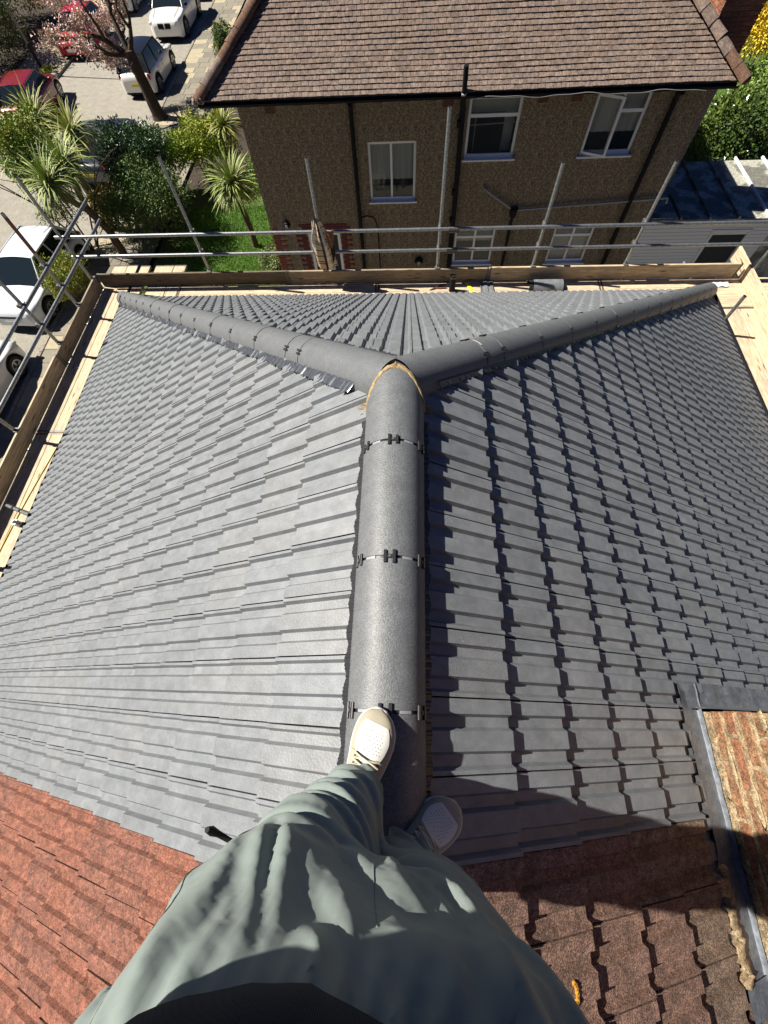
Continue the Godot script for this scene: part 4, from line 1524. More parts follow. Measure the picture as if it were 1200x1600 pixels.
# where the joints are, in metres from the ridge crown (y) and the camera's foot (x, z)
var J := {
	la = Vector3(-0.062, 0.085, 0.205), lk = Vector3(-0.105, 0.33, 0.272), lt = Vector3(-0.128, 0.50, 0.322), lh = Vector3(-0.112, 0.735, 0.355),
	ra = Vector3(0.042, 0.03, 0.355), rk = Vector3(0.100, 0.38, 0.345), rh = Vector3(0.092, 0.735, 0.355),
	pel = Vector3(-0.02, 0.80, 0.36), belly = Vector3(-0.03, 0.93, 0.375), chest = Vector3(0.0, 1.17, 0.41), neck = Vector3(0.005, 1.37, 0.40),
	ls = Vector3(-0.175, 1.30, 0.41), le = Vector3(-0.262, 1.045, 0.225), lw = Vector3(-0.075, 1.235, 0.10),
	rs = Vector3(0.185, 1.30, 0.41), re = Vector3(0.37, 1.04, 0.23), rw = Vector3(0.165, 1.235, 0.10),
	head = Vector3(0.01, 1.535, 0.345)}

# creases of the cloth: noise drawn out along each fold's run, rounded ridges with tight valleys
var crease := FastNoiseLite.new()
func pleat(u: float, v: float, w: float) -> float:
	var n := crease.get_noise_3d(u, v, w)
	return sqrt(n * n + 0.03)

# the back of the figure is flatter than its front
func slim(p: Vector3) -> Vector3:
	return Vector3(p.x, p.y, 0.35 + (p.z - 0.35) * 1.55) if p.z > 0.35 and p.y > 0.3 else p

func trousers_d(p0: Vector3) -> float:
	var p := slim(p0)
	var d := blend_d(p, [
		[J.la, J.lk, 0.064, 0.098], [J.lk, J.lt, 0.100, 0.132], [J.lt, J.lh, 0.132, 0.150],
		[J.ra, J.rk, 0.068, 0.092], [J.rk, J.rh, 0.096, 0.150], [Vector3(0.0, 0.50, 0.30), Vector3(0.0, 0.72, 0.33), 0.085, 0.12],
		[J.lh + Vector3(0.02, 0.03, 0.0), J.rh + Vector3(-0.02, 0.03, 0.0), 0.125, 0.122], [J.pel, J.pel + Vector3(0, 0.05, 0.005), 0.14, 0.135]], 0.045)
	if absf(d) < 0.05:
		var thigh := smoothstep(0.42, 0.56, p.y)
		var left := smoothstep(0.05, -0.03, p.x)
		# long soft folds hanging from the waist over the thighs
		var g := thigh * 0.034 * pleat((p.x - 0.25 * (p.y - 0.6)) * 15.0, p.y * 2.2, 3.0)
		# folds that wind across the left shin and knee, and down the right leg
		g += (1.0 - thigh) * left * 0.034 * pleat((p.y * 0.86 - p.x * 0.5) * 14.0, (p.x + p.y * 0.5) * 2.4, 7.0)
		g += (1.0 - left) * (0.35 + 0.65 * (1.0 - thigh)) * 0.028 * pleat((p.x * 0.8 - p.y * 0.45) * 14.0, (p.x * 0.5 + p.y) * 2.4, 12.0)
		# finer crumples
		g += 0.0018 * pleat(p.x * 42.0 - p.y * 20.0, p.y * 14.0 + p.x * 10.0, p.z * 14.0)
		# gathers under the waistband
		g += smoothstep(0.72, 0.86, p.y) * 0.003 * sin(atan2(p.z - 0.36, p.x + 0.02) * 38.0 + sin(p.y * 30.0))
		d -= g - 0.009
	# hems at the ankles and the drawn waist
	d = maxf(d, -(p - J.la - Vector3(0.03, -0.005, -0.03)).dot(Vector3(-0.28, 0.93, 0.12)) if p.x < 0.02 and p.y < 0.3 else -1.0)
	d = maxf(d, p.y - 0.93)
	return d

func shirt_d(p0: Vector3) -> float:
	var p := slim(p0) if p0.y < 1.2 else p0
	var d := blend_d(p, [
		[J.pel + Vector3(-0.03, 0.03, 0.0), J.belly, 0.134, 0.13], [J.belly + Vector3(-0.06, 0, 0), J.chest + Vector3(-0.06, 0, 0), 0.10, 0.11], [J.belly + Vector3(0.06, 0, 0), J.chest + Vector3(0.06, 0, 0), 0.10, 0.11],
		[J.chest, J.neck - Vector3(0, 0.05, 0), 0.12, 0.075], [J.ls, J.rs, 0.075, 0.075],
		[J.ls, J.le, 0.070, 0.054], [J.le, J.lw, 0.054, 0.042], [J.rs, J.re, 0.072, 0.056], [J.re, J.rw, 0.055, 0.042],
		[J.pel + Vector3(-0.09, 0.04, 0.02), J.pel + Vector3(0.03, 0.04, 0.02), 0.118, 0.118]], 0.05)
	if absf(d) < 0.05: d += 0.005 * sin(p.y * 34.0 + p.x * 21.0) * sin(p.x * 27.0 + p.z * 30.0)
	d = maxf(d, 0.835 + 0.8 * p.x * p.x + 0.42 * maxf(0.0, p.x + 0.02) - p.y)
	return d

func body_bones() -> Array:
	return [
		[J.la - Vector3(0, 0.03, 0), J.lk, 0.035, 0.05], [J.lk, J.lh, 0.052, 0.085], [J.ra + Vector3(0, 0.02, 0), J.rk, 0.035, 0.05], [J.rk, J.rh, 0.052, 0.085],
		[J.lh, J.rh, 0.085, 0.085], [J.pel, J.chest, 0.09, 0.095], [J.ls, J.rs, 0.05, 0.05], [J.chest, J.neck, 0.08, 0.052], [J.neck, J.head, 0.05, 0.055],
		[J.ls, J.le, 0.045, 0.036], [J.le, J.lw, 0.036, 0.026], [J.rs, J.re, 0.045, 0.036], [J.re, J.rw, 0.036, 0.026]]

func head_d(p: Vector3) -> float:
	# local frame of a head that looks down along -z and down
	var b := Basis(Vector3(1, 0, 0), -0.75)
	var q: Vector3 = b.inverse() * (p - J.head)
	var d := bone_d(q, [Vector3(0, 0.025, 0.02), Vector3(0, 0.0, 0.0), 0.088, 0.082])
	for e in [
		[Vector3(0, -0.05, -0.035), Vector3(0, -0.085, -0.045), 0.058, 0.032],
		[Vector3(0, 0.005, -0.085), Vector3(0, -0.035, -0.105), 0.011, 0.015],
		[Vector3(-0.045, -0.025, -0.05), Vector3(0.045, -0.025, -0.05), 0.026, 0.026],
		[Vector3(-0.035, 0.022, -0.075), Vector3(0.035, 0.022, -0.075), 0.014, 0.014]]:
		var g := bone_d(q, e)
		var k := 0.022
		var h := clampf(0.5 + 0.5 * (d - g) / k, 0.0, 1.0)
		d = lerpf(d, g, h) - k * h * (1.0 - h)
	for s in [-1.0, 1.0]:
		var ear := bone_d(q, [Vector3(s * 0.082, 0.012, 0.005), Vector3(s * 0.08, -0.022, 0.0), 0.015, 0.010])
		d = minf(d, ear)
		var eye: float = q.distance_to(Vector3(s * 0.032, 0.004, -0.083)) - 0.014
		d = maxf(d, -eye)
		d = minf(d, q.distance_to(Vector3(s * 0.032, 0.004, -0.074)) - 0.0125)
	# mouth: a shallow groove between two lips
	d = minf(d, bone_d(q, [Vector3(-0.018, -0.062, -0.084), Vector3(0.018, -0.062, -0.084), 0.007, 0.007]))
	d = maxf(d, -bone_d(q, [Vector3(-0.022, -0.064, -0.093), Vector3(0.022, -0.064, -0.093), 0.0028, 0.0028]))
	var nk := bone_d(p, [J.neck, J.head + Vector3(0, -0.03, 0.02), 0.052, 0.052])
	return minf(d, nk)

func hand_bones(s: float) -> Array:
	# palm beside the phone, four fingers behind it, thumb along its edge
	var w: Vector3 = J.lw if s < 0 else J.rw
	var c := Vector3(0.0493, 1.2735, 0.0)
	var f := Vector3(-0.052, -0.9065, -0.419)
	var u := Vector3(0.05, 0.417, -0.907)
	var r := Vector3(1, 0, 0)
	var edge := c - f * 0.016 - u * 0.055 + r * s * 0.045
	var palm := edge + r * s * 0.022 - f * 0.02 - u * 0.012
	var out := [[w, palm, 0.026, 0.024], [palm, palm + u * 0.03, 0.022, 0.018], [palm, palm - u * 0.02, 0.022, 0.02]]
	for k in 4:
		var a: Vector3 = palm + u * (0.034 - 0.019 * k)
		var ln: float = [0.9, 1.0, 0.95, 0.78][k]
		var m1: Vector3 = a + f * 0.022 * ln + r * s * 0.004
		var m2: Vector3 = m1 + f * 0.006 - r * s * 0.018 * ln
		var m3: Vector3 = m2 - r * s * 0.014 * ln - f * 0.002
		out.append([a, m1, 0.0095, 0.009])
		out.append([m1, m2, 0.009, 0.0082])
		out.append([m2, m3, 0.0082, 0.0072])
	var t0: Vector3 = palm - u * 0.012 - f * 0.012
	var t1: Vector3 = t0 - f * 0.018 - r * s * 0.012 + u * 0.012
	var t2: Vector3 = t1 - r * s * 0.022 + u * 0.012
	out.append([t0, t1, 0.012, 0.0105])
	out.append([t1, t2, 0.0105, 0.0085])
	return out

func build_person():
	rng.seed = 601
	crease.seed = 8
	crease.frequency = 1.0
	crease.noise_type = FastNoiseLite.TYPE_SIMPLEX_SMOOTH
	crease.fractal_type = FastNoiseLite.FRACTAL_NONE
	var base := Vector3(0.0, GY, 0.25)
	var t := thing("person", "person in sage green trousers and black top standing on the ridge", "person", base)
	var o := -Vector3(0, 0, base.z)     # joints are measured from the ridge crown, so only z moves
	var place := func(n: MeshInstance3D): n.position = o
	# the body under the clothes, with head and hands meshed finer
	var mb := MB.new()
	var bones := body_bones()
	nets(func(p): return blend_d(p, bones, 0.04), Vector3(-0.42, 0.0, 0.05), Vector3(0.44, 1.44, 0.56), 0.016, mb)
	nets(head_d, Vector3(-0.12, 1.36, 0.19), Vector3(0.14, 1.70, 0.50), 0.0045, mb)
	for s in [-1.0, 1.0]:
		var hb := hand_bones(s)
		nets(func(p): return blend_d(p, hb, 0.006), Vector3(0.05 + s * 0.075 - 0.10, 1.19, -0.06), Vector3(0.05 + s * 0.075 + 0.10, 1.35, 0.14), 0.0036, mb)
	place.call(obj("body", mb, mats.skin, t))
	# hair
	mb = MB.new()
	var hbz := Basis(Vector3(1, 0, 0), -0.75)
	nets(func(p):
		var q: Vector3 = hbz.inverse() * (p - J.head)
		var d := bone_d(q, [Vector3(0, 0.035, 0.026), Vector3(0, 0.005, 0.02), 0.091, 0.086]) + 0.003 * sin(q.x * 260.0) * sin(q.z * 210.0)
		return maxf(d, maxf(-q.z - 0.045 + maxf(0.0, q.y - 0.04) * -1.0, -0.045 - q.y)), Vector3(-0.12, 1.42, 0.22), Vector3(0.14, 1.70, 0.50), 0.006, mb)
	place.call(obj("hair", mb, mats.hair, t))
	# trousers
	mb = MB.new()
	nets(trousers_d, Vector3(-0.32, -0.10, 0.08), Vector3(0.30, 0.90, 0.56), 0.0085, mb)
	var tr := obj("trousers", mb, mats.trousers, t)
	place.call(tr)
	seam_lines(tr)
	# top with its ribbed hem
	mb = MB.new()
	nets(shirt_d, Vector3(-0.42, 0.74, 0.05), Vector3(0.46, 1.46, 0.58), 0.0125, mb)
	place.call(obj("top", mb, mats.shirt, t))
	mb = MB.new()
	var rows := []
	for i in 4:
		var rr := []
		var y: float = 0.875 - 0.016 * i
		var c0 := Vector3(-0.02, y, 0.36)
		for j in 64:
			# outwards to just outside the cloth beneath
			var dir := Vector3(cos(TAU * j / 64.0), 0, sin(TAU * j / 64.0))
			var r := 0.10
			while r < 0.32 and minf(trousers_d(c0 + dir * r), shirt_d(c0 + dir * r)) < 0.004 + (0.003 if i in [1, 2] else -0.001): r += 0.002
			rr.append(r)
		var row := PackedVector3Array()
		for j in 64:
			var r := 0.0
			for k in range(-4, 5): r += rr[(j + k + 64) % 64] / 9.0
			var hp: Vector3 = c0 + Vector3(cos(TAU * j / 64.0), 0, sin(TAU * j / 64.0)) * (r + 0.003)
			row.append(hp + Vector3(0, 0.42 * maxf(0.0, hp.x + 0.02), 0.12 * maxf(0.0, hp.x + 0.02) * signf(0.36 - hp.z)))
		rows.append(row)
	mb.grid(rows, true, false)
	place.call(obj("ribbed_hem", mb, mats.hem, t))
	# black zip pull standing off the left pocket
	mb = MB.new()
	mb.tube([Vector3(-0.196, 0.50, 0.206), Vector3(-0.216, 0.503, 0.198), Vector3(-0.228, 0.512, 0.190), Vector3(-0.234, 0.524, 0.184), Vector3(-0.237, 0.536, 0.180)], [0.003, 0.004, 0.0045, 0.0065, 0.004], 8)
	var zp := obj("zip_pull", mb, mats.black, tr)
	# shoes
	var down := Vector3(0, 0, 0)
	shoe(t, o, Vector3(-0.052, 0.002, 0.158), atan2(-0.36, 0.93), 0.0, 1.0)
	shoe(t, o, Vector3(0.082, -0.072, 0.335), atan2(-0.77, 0.64), -0.33, -1.0)
	# phone
	var c := Vector3(0.0493, 1.2735, 0.0)
	var f := Vector3(-0.052, -0.9065, -0.419).normalized()
	var u := Vector3(0.05, 0.417, -0.907)
	u = (u - f * u.dot(f)).normalized()
	var r := f.cross(u)
	var ph := thing("phone", "black phone held above the ridge in both hands", "phone", Vector3(0, GY, 0) + c - f * 0.016 - u * 0.055)
	mb = MB.new()
	mb.box(Transform3D(Basis(r, u, -f), Vector3.ZERO), Vector3(0.072, 0.148, 0.008), 0.0025)
	obj("case", mb, mats.black, ph)
	mb = MB.new()
	mb.box(Transform3D(Basis(r, u, -f), -f * 0.0045), Vector3(0.066, 0.14, 0.001))
	obj("screen", mb, mats.dark, ph)

# raised stitching along the outer seam and the fly, laid on the cloth
func seam_lines(tr: Node):
	for q in [[Vector3(-0.34, 0.80, 0.255), Vector3(-0.34, 0.50, 0.225), Vector3(1, 0, 0.0)], [Vector3(0.027, 0.73, 0.05), Vector3(0.012, 0.56, 0.05), Vector3(0, 0, 1)]]:
		var pts := []
		for i in 40:
			var p: Vector3 = q[0].lerp(q[1], i / 39.0)
			var k := 0
			while trousers_d(p) > 0.0004 and k < 200:
				p += q[2] * maxf(0.0006, trousers_d(p) * 0.7)
				k += 1
			if k < 200: pts.append(p)
		if pts.size() > 3:
			var mb := MB.new()
			mb.tube(pts, 0.0009, 5)
			obj("seam", mb, mats.stitch, tr)

# a low trainer; the toe points along -z before turning
func shoe(parent: Node3D, o: Vector3, p: Vector3, turn: float, tip: float, s: float):
	var root := Node3D.new()
	root.name = "shoe"
	parent.add_child(root, true)
	root.transform = Transform3D(Basis(Vector3.UP, turn) * Basis(Vector3(1, 0, 0), tip), p + o)
	var T := [0.0, 0.02, 0.06, 0.14, 0.28, 0.42, 0.55, 0.66, 0.76, 0.85, 0.92, 0.965, 0.99, 1.0]
	var HW := [0.009, 0.024, 0.034, 0.040, 0.041, 0.043, 0.050, 0.056, 0.058, 0.054, 0.044, 0.031, 0.017, 0.004]
	var CX := [0.0, 0.0, 0.0, 0.0, 0.003, 0.004, 0.003, 0.0, -0.002, -0.005, -0.008, -0.010, -0.011, -0.011]
	var TOP := [0.075, 0.088, 0.095, 0.098, 0.10, 0.092, 0.078, 0.066, 0.057, 0.051, 0.046, 0.041, 0.036, 0.032]
	var L := 0.292
	var sec := func(f: float, a: float, grow: float) -> Vector3:
		var i := 0
		while i < T.size() - 2 and T[i + 1] < f: i += 1
		var q := clampf((f - T[i]) / (T[i + 1] - T[i]), 0, 1)
		var hw: float = lerpf(HW[i], HW[i + 1], q) * 0.95 + grow
		var cx: float = lerpf(CX[i], CX[i + 1], q) * s
		var tp: float = lerpf(TOP[i], TOP[i + 1], q) + grow
		var ca := cos(a)
		var sa := sin(a)
		return Vector3(cx + signf(ca) * pow(absf(ca), 0.75) * hw, 0.024 + pow(absf(sa), 0.8) * (tp - 0.024), L * 0.5 - f * L)
	var patch := func(f0: float, f1: float, a0: float, a1: float, grow: float, nf := 14, na := 14) -> MB:
		var mb := MB.new()
		var rows := []
		for i in nf + 1:
			var row := PackedVector3Array()
			for j in na + 1:
				row.append(sec.call(lerpf(f0, f1, float(i) / nf), lerpf(a0, a1, float(j) / na), grow))
			rows.append(row)
		mb.grid(rows, false, true)
		return mb
	# sole: bulged side wall, welt line
	var mb := MB.new()
	var rows := []
	for lv in [[0.0, -0.002], [0.004, 0.003], [0.016, 0.0045], [0.027, 0.0035], [0.030, 0.0], [0.030, -0.006]]:
		var ring := PackedVector3Array()
		for k in 40:
			var f := 0.0
			var side := 1.0
			if k < 20: f = 0.5 - 0.5 * cos(PI * k / 20.0)
			else:
				f = 0.5 - 0.5 * cos(PI * (40 - k) / 20.0)
				side = -1.0
			var q: Vector3 = sec.call(f, 0.0 if side > 0 else PI, lv[1])
			var zz := q.z
			if f < 0.02: zz += lv[1]
			if f > 0.98: zz -= lv[1]
			ring.append(Vector3(q.x, lv[0], zz))
		rows.append(ring)
	mb.grid(rows, true, false)
	mb.fan(rows[0], Vector3.DOWN)
	obj("sole", mb, mats.shoe_sole, root)
	obj("upper", patch.call(0.0, 1.0, 0.0, PI, 0.0, 40, 24), mats.shoe_suede, root)
	# white perforated toe box with the vamp
	var box: MB = MB.new()
	rows = []
	for i in 15:
		var f := lerpf(0.60, 0.88, i / 14.0)
		var wide := lerpf(0.52, 1.0, sin(clampf((f - 0.58) / 0.335, 0, 1) * PI * 0.86 + 0.22)) * 0.80
		var row := PackedVector3Array()
		for j in 15: row.append(sec.call(f, PI * 0.5 + lerpf(-wide, wide, j / 14.0), 0.0016))
		rows.append(row)
	box.grid(rows, false, true)
	var toe := obj("toe_box", box, mats.shoe_white, root)
	var holes := MB.new()
	for i in 8:
		for j in 7:
			var f := 0.655 + 0.026 * i
			var a := PI * 0.5 + (j - 3 + (0.5 if i % 2 else 0.0)) * 0.145 * (1.0 - 0.05 * i)
			var q: Vector3 = sec.call(f, a, 0.0022)
			var q2: Vector3 = sec.call(f, a, 0.006)
			holes.tube([q - (q2 - q) * 0.2, q], 0.0011, 6)
	tag(obj("perforations", holes, mats.shoe_hole, toe), "", "", "", "stuff")
	# eyestays, tongue, laces, heel panel, collar
	for e in [[PI * 0.5 - 0.95, PI * 0.5 - 0.36], [PI * 0.5 + 0.36, PI * 0.5 + 0.95]]:
		obj("eyestay", patch.call(0.30, 0.62, e[0], e[1], 0.0028, 10, 6), mats.shoe_suede, root)
	obj("tongue", patch.call(0.20, 0.63, PI * 0.5 - 0.42, PI * 0.5 + 0.42, 0.0012, 10, 8), mats.shoe_white, root)
	for e in [[0.05, 0.95], [PI - 0.95, PI - 0.05]]:
		obj("side_panel", patch.call(0.10, 0.46, e[0], e[1], 0.0015, 10, 8), mats.shoe_white, root)
	for k in 6:
		var f := 0.34 + 0.05 * k
		for x in [-1.0, 1.0]:
			var lm := MB.new()
			var pts := []
			for i in 9:
				var a: float = PI * 0.5 + lerpf(-0.52, 0.52, i / 8.0) * x
				pts.append(sec.call(f + 0.045 * i / 8.0 - 0.02, a, 0.006 + 0.003 * sin(PI * i / 8.0) + (0.002 if x > 0 else 0.0)))
			lm.tube(pts, 0.0026, 6)
			obj("lace", lm, mats.shoe_lace, root)
	for e in [-0.52, 0.52]:
		for k in 6:
			var q: Vector3 = sec.call(0.335 + 0.05 * k, PI * 0.5 + e, 0.0035)
			var em := MB.new()
			em.tube([q - Vector3(0, 0.001, 0), q + Vector3(0, 0.0015, 0)], 0.0028, 8)
			obj("eyelet", em, mats.shoe_hole, root)
	return root

# ---------------------------------------------------------------- scaffold
func pole(parent: Node, called: String, a: Vector3, b: Vector3, m: Material = null):
	var mb := MB.new()
	var d := (b - a).normalized()
	mb.tube([a, b], 0.0242, 14, false, a.distance_to(b))
	var inner := MB.new()
	inner.tube([b - d * 0.06, b], 0.0205, 12, false)
	for i in inner.n.size(): inner.n[i] = -inner.n[i]
	mb.add(inner)
	# the cut rim at both ends
	for e in [[a, -d], [b, d]]:
		var s: Vector3 = d.cross(Vector3(0.3, 0.5, 0.8)).normalized()
		var u: Vector3 = s.cross(d)
		for k in 14:
			var w0 := TAU * k / 14
			var w1 := TAU * (k + 1) / 14
			var p0: Vector3 = s * cos(w0) + u * sin(w0)
			var p1: Vector3 = s * cos(w1) + u * sin(w1)
			mb.quad(e[0] + p0 * 0.0205, e[0] + p1 * 0.0205, e[0] + p1 * 0.0242, e[0] + p0 * 0.0242)
	return obj(called, mb, m if m else mats.tube, parent)

func coupler(parent: Node, p: Vector3, d: Vector3, e: Vector3):
	var mb := MB.new()
	for w in [[p, d, 0.034], [p + d.cross(e).normalized() * 0.048, e, 0.034]]:
		mb.tube([w[0] - w[1] * 0.026, w[0] - w[1] * 0.024, w[0] + w[1] * 0.024, w[0] + w[1] * 0.026], [0.028, w[2], w[2], 0.028], 12)
	var out := d.cross(e).normalized()
	mb.box(Transform3D(Basis(d, out, e).orthonormalized(), p + out * 0.024), Vector3(0.05, 0.05, 0.05), 0.006)
	var c := obj("coupler", mb, mats.coupler, parent)
	mb = MB.new()
	mb.tube([p + e * 0.03, p + e * 0.075 + d * 0.01], 0.006, 6)
	mb.tube([p + e * 0.055, p + e * 0.068], 0.011, 6)
	obj("bolt", mb, mats.coupler, c)

func board(called: String, a: Vector3, b: Vector3, w: float, h: float, m: Material, label: String, group: String, cat := "board", up := Vector3.UP):
	var mb := MB.new()
	var o := thing(called, label, cat, (a + b) * 0.5, 0.0, group)
	bar(mb, a - o.position, b - o.position, w, h, 0.004, up, Vector2(rng.randf() * 3.0, rng.randf() * 3.0))
	obj("plank", mb, m, o)
	# hoop-iron end bands
	var d := (b - a).normalized()
	for e in [a - o.position + d * 0.02, b - o.position - d * 0.02]:
		mb = MB.new()
		bar(mb, e - d * 0.014, e + d * 0.014, w + 0.003, h + 0.003, 0.0, up)
		obj("end_band", mb, mats.coupler, o)
	return o

func build_scaffold():
	rng.seed = 9
	var sc := thing("scaffold", "galvanised tube scaffold with two guard rails round the grey roof", "scaffold", Vector3(0, 0, -6.5))
	var off := -sc.position
	var zf := -6.505
	var xl := -5.345
	var xr := 5.47
	var ru := 5.775
	var rl := 5.462
	var up := Vector3.UP
	var ax := Vector3(1, 0, 0)
	var az := Vector3(0, 0, 1)
	# standards
	for q in [[-3.31, 6.75], [-1.33, 6.69], [0.51, 7.15], [2.05, 6.55], [3.50, 6.53]]:
		pole(sc, "standard", Vector3(q[0], 0, zf) + off, Vector3(q[0], q[1], zf) + off)
		for y in [ru, rl]: coupler(sc, Vector3(q[0], y, zf) + off, up, ax)
	pole(sc, "standard", Vector3(xl, 0, -6.36) + off, Vector3(xl, 6.63, -6.36) + off)
	for q in [[-5.70, 6.55], [-4.86, 6.6], [-3.22, 6.6], [-1.4, 6.6], [0.6, 6.6]]:
		pole(sc, "standard", Vector3(xl, 0, q[0]) + off, Vector3(xl, q[1], q[0]) + off)
		for y in [ru + 0.04, rl + 0.03]: coupler(sc, Vector3(xl, y, q[0]) + off, up, -az)
	# the rusty stretch on one left-hand standard
	var mb := MB.new()
	mb.tube([Vector3(xl, 6.02, -5.70) + off, Vector3(xl, 6.50, -5.70) + off], 0.0252, 14, false)
	obj("rusty_sleeve", mb, mats.rust, sc)
	for q in [-6.5, -4.6, -2.6, -0.6]: pole(sc, "standard", Vector3(xr + 0.1, 0, q) + off, Vector3(xr + 0.1, 6.3 if q > -6 else 5.95, q) + off)
	# guard rails, outer to inner
	pole(sc, "guard_rail", Vector3(-5.52, ru, zf + 0.048) + off, Vector3(0.72, ru, zf + 0.048) + off)
	pole(sc, "guard_rail", Vector3(0.722, ru, zf + 0.048) + off, Vector3(6.4, ru, zf + 0.048) + off)
	pole(sc, "guard_rail", Vector3(-5.47, rl, zf + 0.048) + off, Vector3(0.70, rl, zf + 0.048) + off)
	pole(sc, "guard_rail", Vector3(0.702, rl, zf + 0.048) + off, Vector3(5.52, rl, zf + 0.048) + off)
	for y in [ru, rl]:
		mb = MB.new()
		mb.tube([Vector3(0.63, y, zf + 0.048) + off, Vector3(0.80, y, zf + 0.048) + off], 0.0315, 12)
		mb.box(Transform3D(Basis.IDENTITY, Vector3(0.715, y - 0.036, zf + 0.06) + off), Vector3(0.15, 0.022, 0.03), 0.003)
		obj("sleeve_coupler", mb, mats.coupler, sc)
	pole(sc, "guard_rail", Vector3(xl + 0.048, ru + 0.04, 2.0) + off, Vector3(xl + 0.048, ru + 0.04, -7.36) + off)
	pole(sc, "guard_rail", Vector3(xl + 0.048, rl + 0.03, 2.0) + off, Vector3(xl + 0.048, rl + 0.03, -7.40) + off)
	pole(sc, "guard_rail", Vector3(xr + 0.05, rl, 2.0) + off, Vector3(xr + 0.05, rl, -6.62) + off)
	pole(sc, "guard_rail", Vector3(xr + 0.05, ru, 2.0) + off, Vector3(xr + 0.05, ru, -6.62) + off)
	coupler(sc, Vector3(xr + 0.05, rl, -6.47) + off, az, ax)
	pole(sc, "standard", Vector3(4.63, 0, -5.20) + off, Vector3(4.63, 5.56, -5.20) + off)
	# ledgers and transoms under the boards
	for z in [zf, -5.82]: pole(sc, "ledger", Vector3(-5.6, YB - 0.115, z) + off, Vector3(5.9, YB - 0.115, z) + off)
	for x in [xl, -4.78, 4.74, xr + 0.05]: pole(sc, "ledger", Vector3(x, YB - 0.115, 2.0) + off, Vector3(x, YB - 0.115, -7.0) + off)
	for x in [-3.2, -1.2, 0.6, 2.15, 3.6]: pole(sc, "transom", Vector3(x, YB - 0.064, -6.75) + off, Vector3(x, YB - 0.064, -5.6) + off)
	for z in [-5.6, -4.75, -3.1, -1.3, 0.7]:
		pole(sc, "transom", Vector3(-5.5, YB - 0.064, z) + off, Vector3(-4.62, YB - 0.064, z) + off)
		pole(sc, "transom", Vector3(4.66, YB - 0.064, z) + off, Vector3(5.7, YB - 0.064, z) + off)
	# a spare tube that reaches over the left eaves, its foot on the boards
	mb = MB.new()
	var tube := thing("loose_tube", "loose steel tube leaning from the left boards to the eaves", "tube", Vector3(-5.20, YB, -2.18))
	pole(tube, "tube", Vector3(0, 0.03, 0), Vector3(0.70, 0.33, 0.27))

	# boards: left run, far run, right run
	var bt := YB - 0.019
	var pale := [mats.board, mats.board_b]
	var g := "scaffold boards underfoot"
	var ends_l := [[-7.02, -3.36], [-3.35, 0.5], [0.51, 2.2]]
	for k in 2:
		var x := -5.158 + k * 0.25
		for q in ends_l:
			board("scaffold_board", Vector3(x, bt, q[1]), Vector3(x, bt, q[0]), 0.246, 0.038, mats.board_b if k == 0 else mats.board, "%s scaffold board of the left walkway, %s length" % ["outer" if k == 0 else "inner", ["far", "middle", "near"][ends_l.find(q)]], g)
	var cross := [[-4.71, 0.215], [-4.44, 0.14], [-4.27, 0.215], [-4.045, 0.215]]
	for q in cross:
		board("scaffold_board", Vector3(q[0], bt, -5.82), Vector3(q[0], bt, -7.0), q[1], 0.038, pale[rng.randi() % 2], "%s short board from the left corner poking under the far toe board" % ["first", "second, narrow", "third", "fourth"][cross.find(q)], g)
	var ends_f := [[-3.92, -0.485], [-0.48, 3.175], [3.18, 6.6]]
	for k in 3:
		var z := -6.33 + k * 0.2255
		for q in ends_f:
			board("scaffold_board", Vector3(q[0], bt, z), Vector3(q[1], bt, z), 0.2215, 0.038, pale[rng.randi() % 2], "%s board of the far walkway, %s length" % [["outer", "middle", "inner"][k], ["left", "middle", "right"][ends_f.find(q)]], g)
	for k in 3:
		var x := 4.83 + k * 0.2255
		board("scaffold_board", Vector3(x, bt, -5.755), Vector3(x, bt, -1.9), 0.2215, 0.038, mats.board_b if k == 1 else mats.board, "%s board of the right walkway" % ["inner", "middle", "outer"][k], g)
		board("scaffold_board", Vector3(x, bt, -1.89), Vector3(x, bt, 2.0), 0.2215, 0.038, pale[rng.randi() % 2], "%s board of the right walkway beside the chimney" % ["inner", "middle", "outer"][k], g)
	# toe boards on edge
	var yt := YB + 0.115
	g = "toe boards standing on edge"
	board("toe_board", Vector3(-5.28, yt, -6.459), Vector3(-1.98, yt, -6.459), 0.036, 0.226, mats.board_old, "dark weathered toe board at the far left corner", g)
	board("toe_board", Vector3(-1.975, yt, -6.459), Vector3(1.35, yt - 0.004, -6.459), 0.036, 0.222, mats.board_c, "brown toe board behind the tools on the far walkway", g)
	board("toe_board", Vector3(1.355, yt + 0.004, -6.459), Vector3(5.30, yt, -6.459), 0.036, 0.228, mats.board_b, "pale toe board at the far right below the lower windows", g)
	board("toe_board", Vector3(-5.302, yt, -6.42), Vector3(-5.302, yt, -4.62), 0.036, 0.222, mats.board_c, "short toe board at the far end of the left walkway", g)
	board("toe_board", Vector3(-5.302, yt + 0.004, -4.615), Vector3(-5.302, yt, 2.2), 0.036, 0.228, mats.board_b, "long toe board along the near left walkway", g)
	board("toe_board", Vector3(5.398, yt, -6.92), Vector3(5.398, yt, 2.0), 0.036, 0.226, mats.board, "sunlit toe board running along the right walkway", g)
	# toe-board clips
	for q in [-3.31, -1.33, 0.51, 2.05, 3.5]:
		mb = MB.new()
		span(mb, Vector3(q - 0.04, YB + 0.228, -6.50) + off, Vector3(q + 0.04, YB + 0.242, -6.436) + off, 0.003)
		obj("toe_board_clip", mb, mats.coupler, sc)
	for q in [-5.70, -4.86, -3.22]:
		mb = MB.new()
		span(mb, Vector3(-5.343, YB + 0.232, q - 0.04) + off, Vector3(-5.279, YB + 0.246, q + 0.04) + off, 0.003)
		obj("toe_board_clip", mb, mats.coupler, sc)
	build_litter()

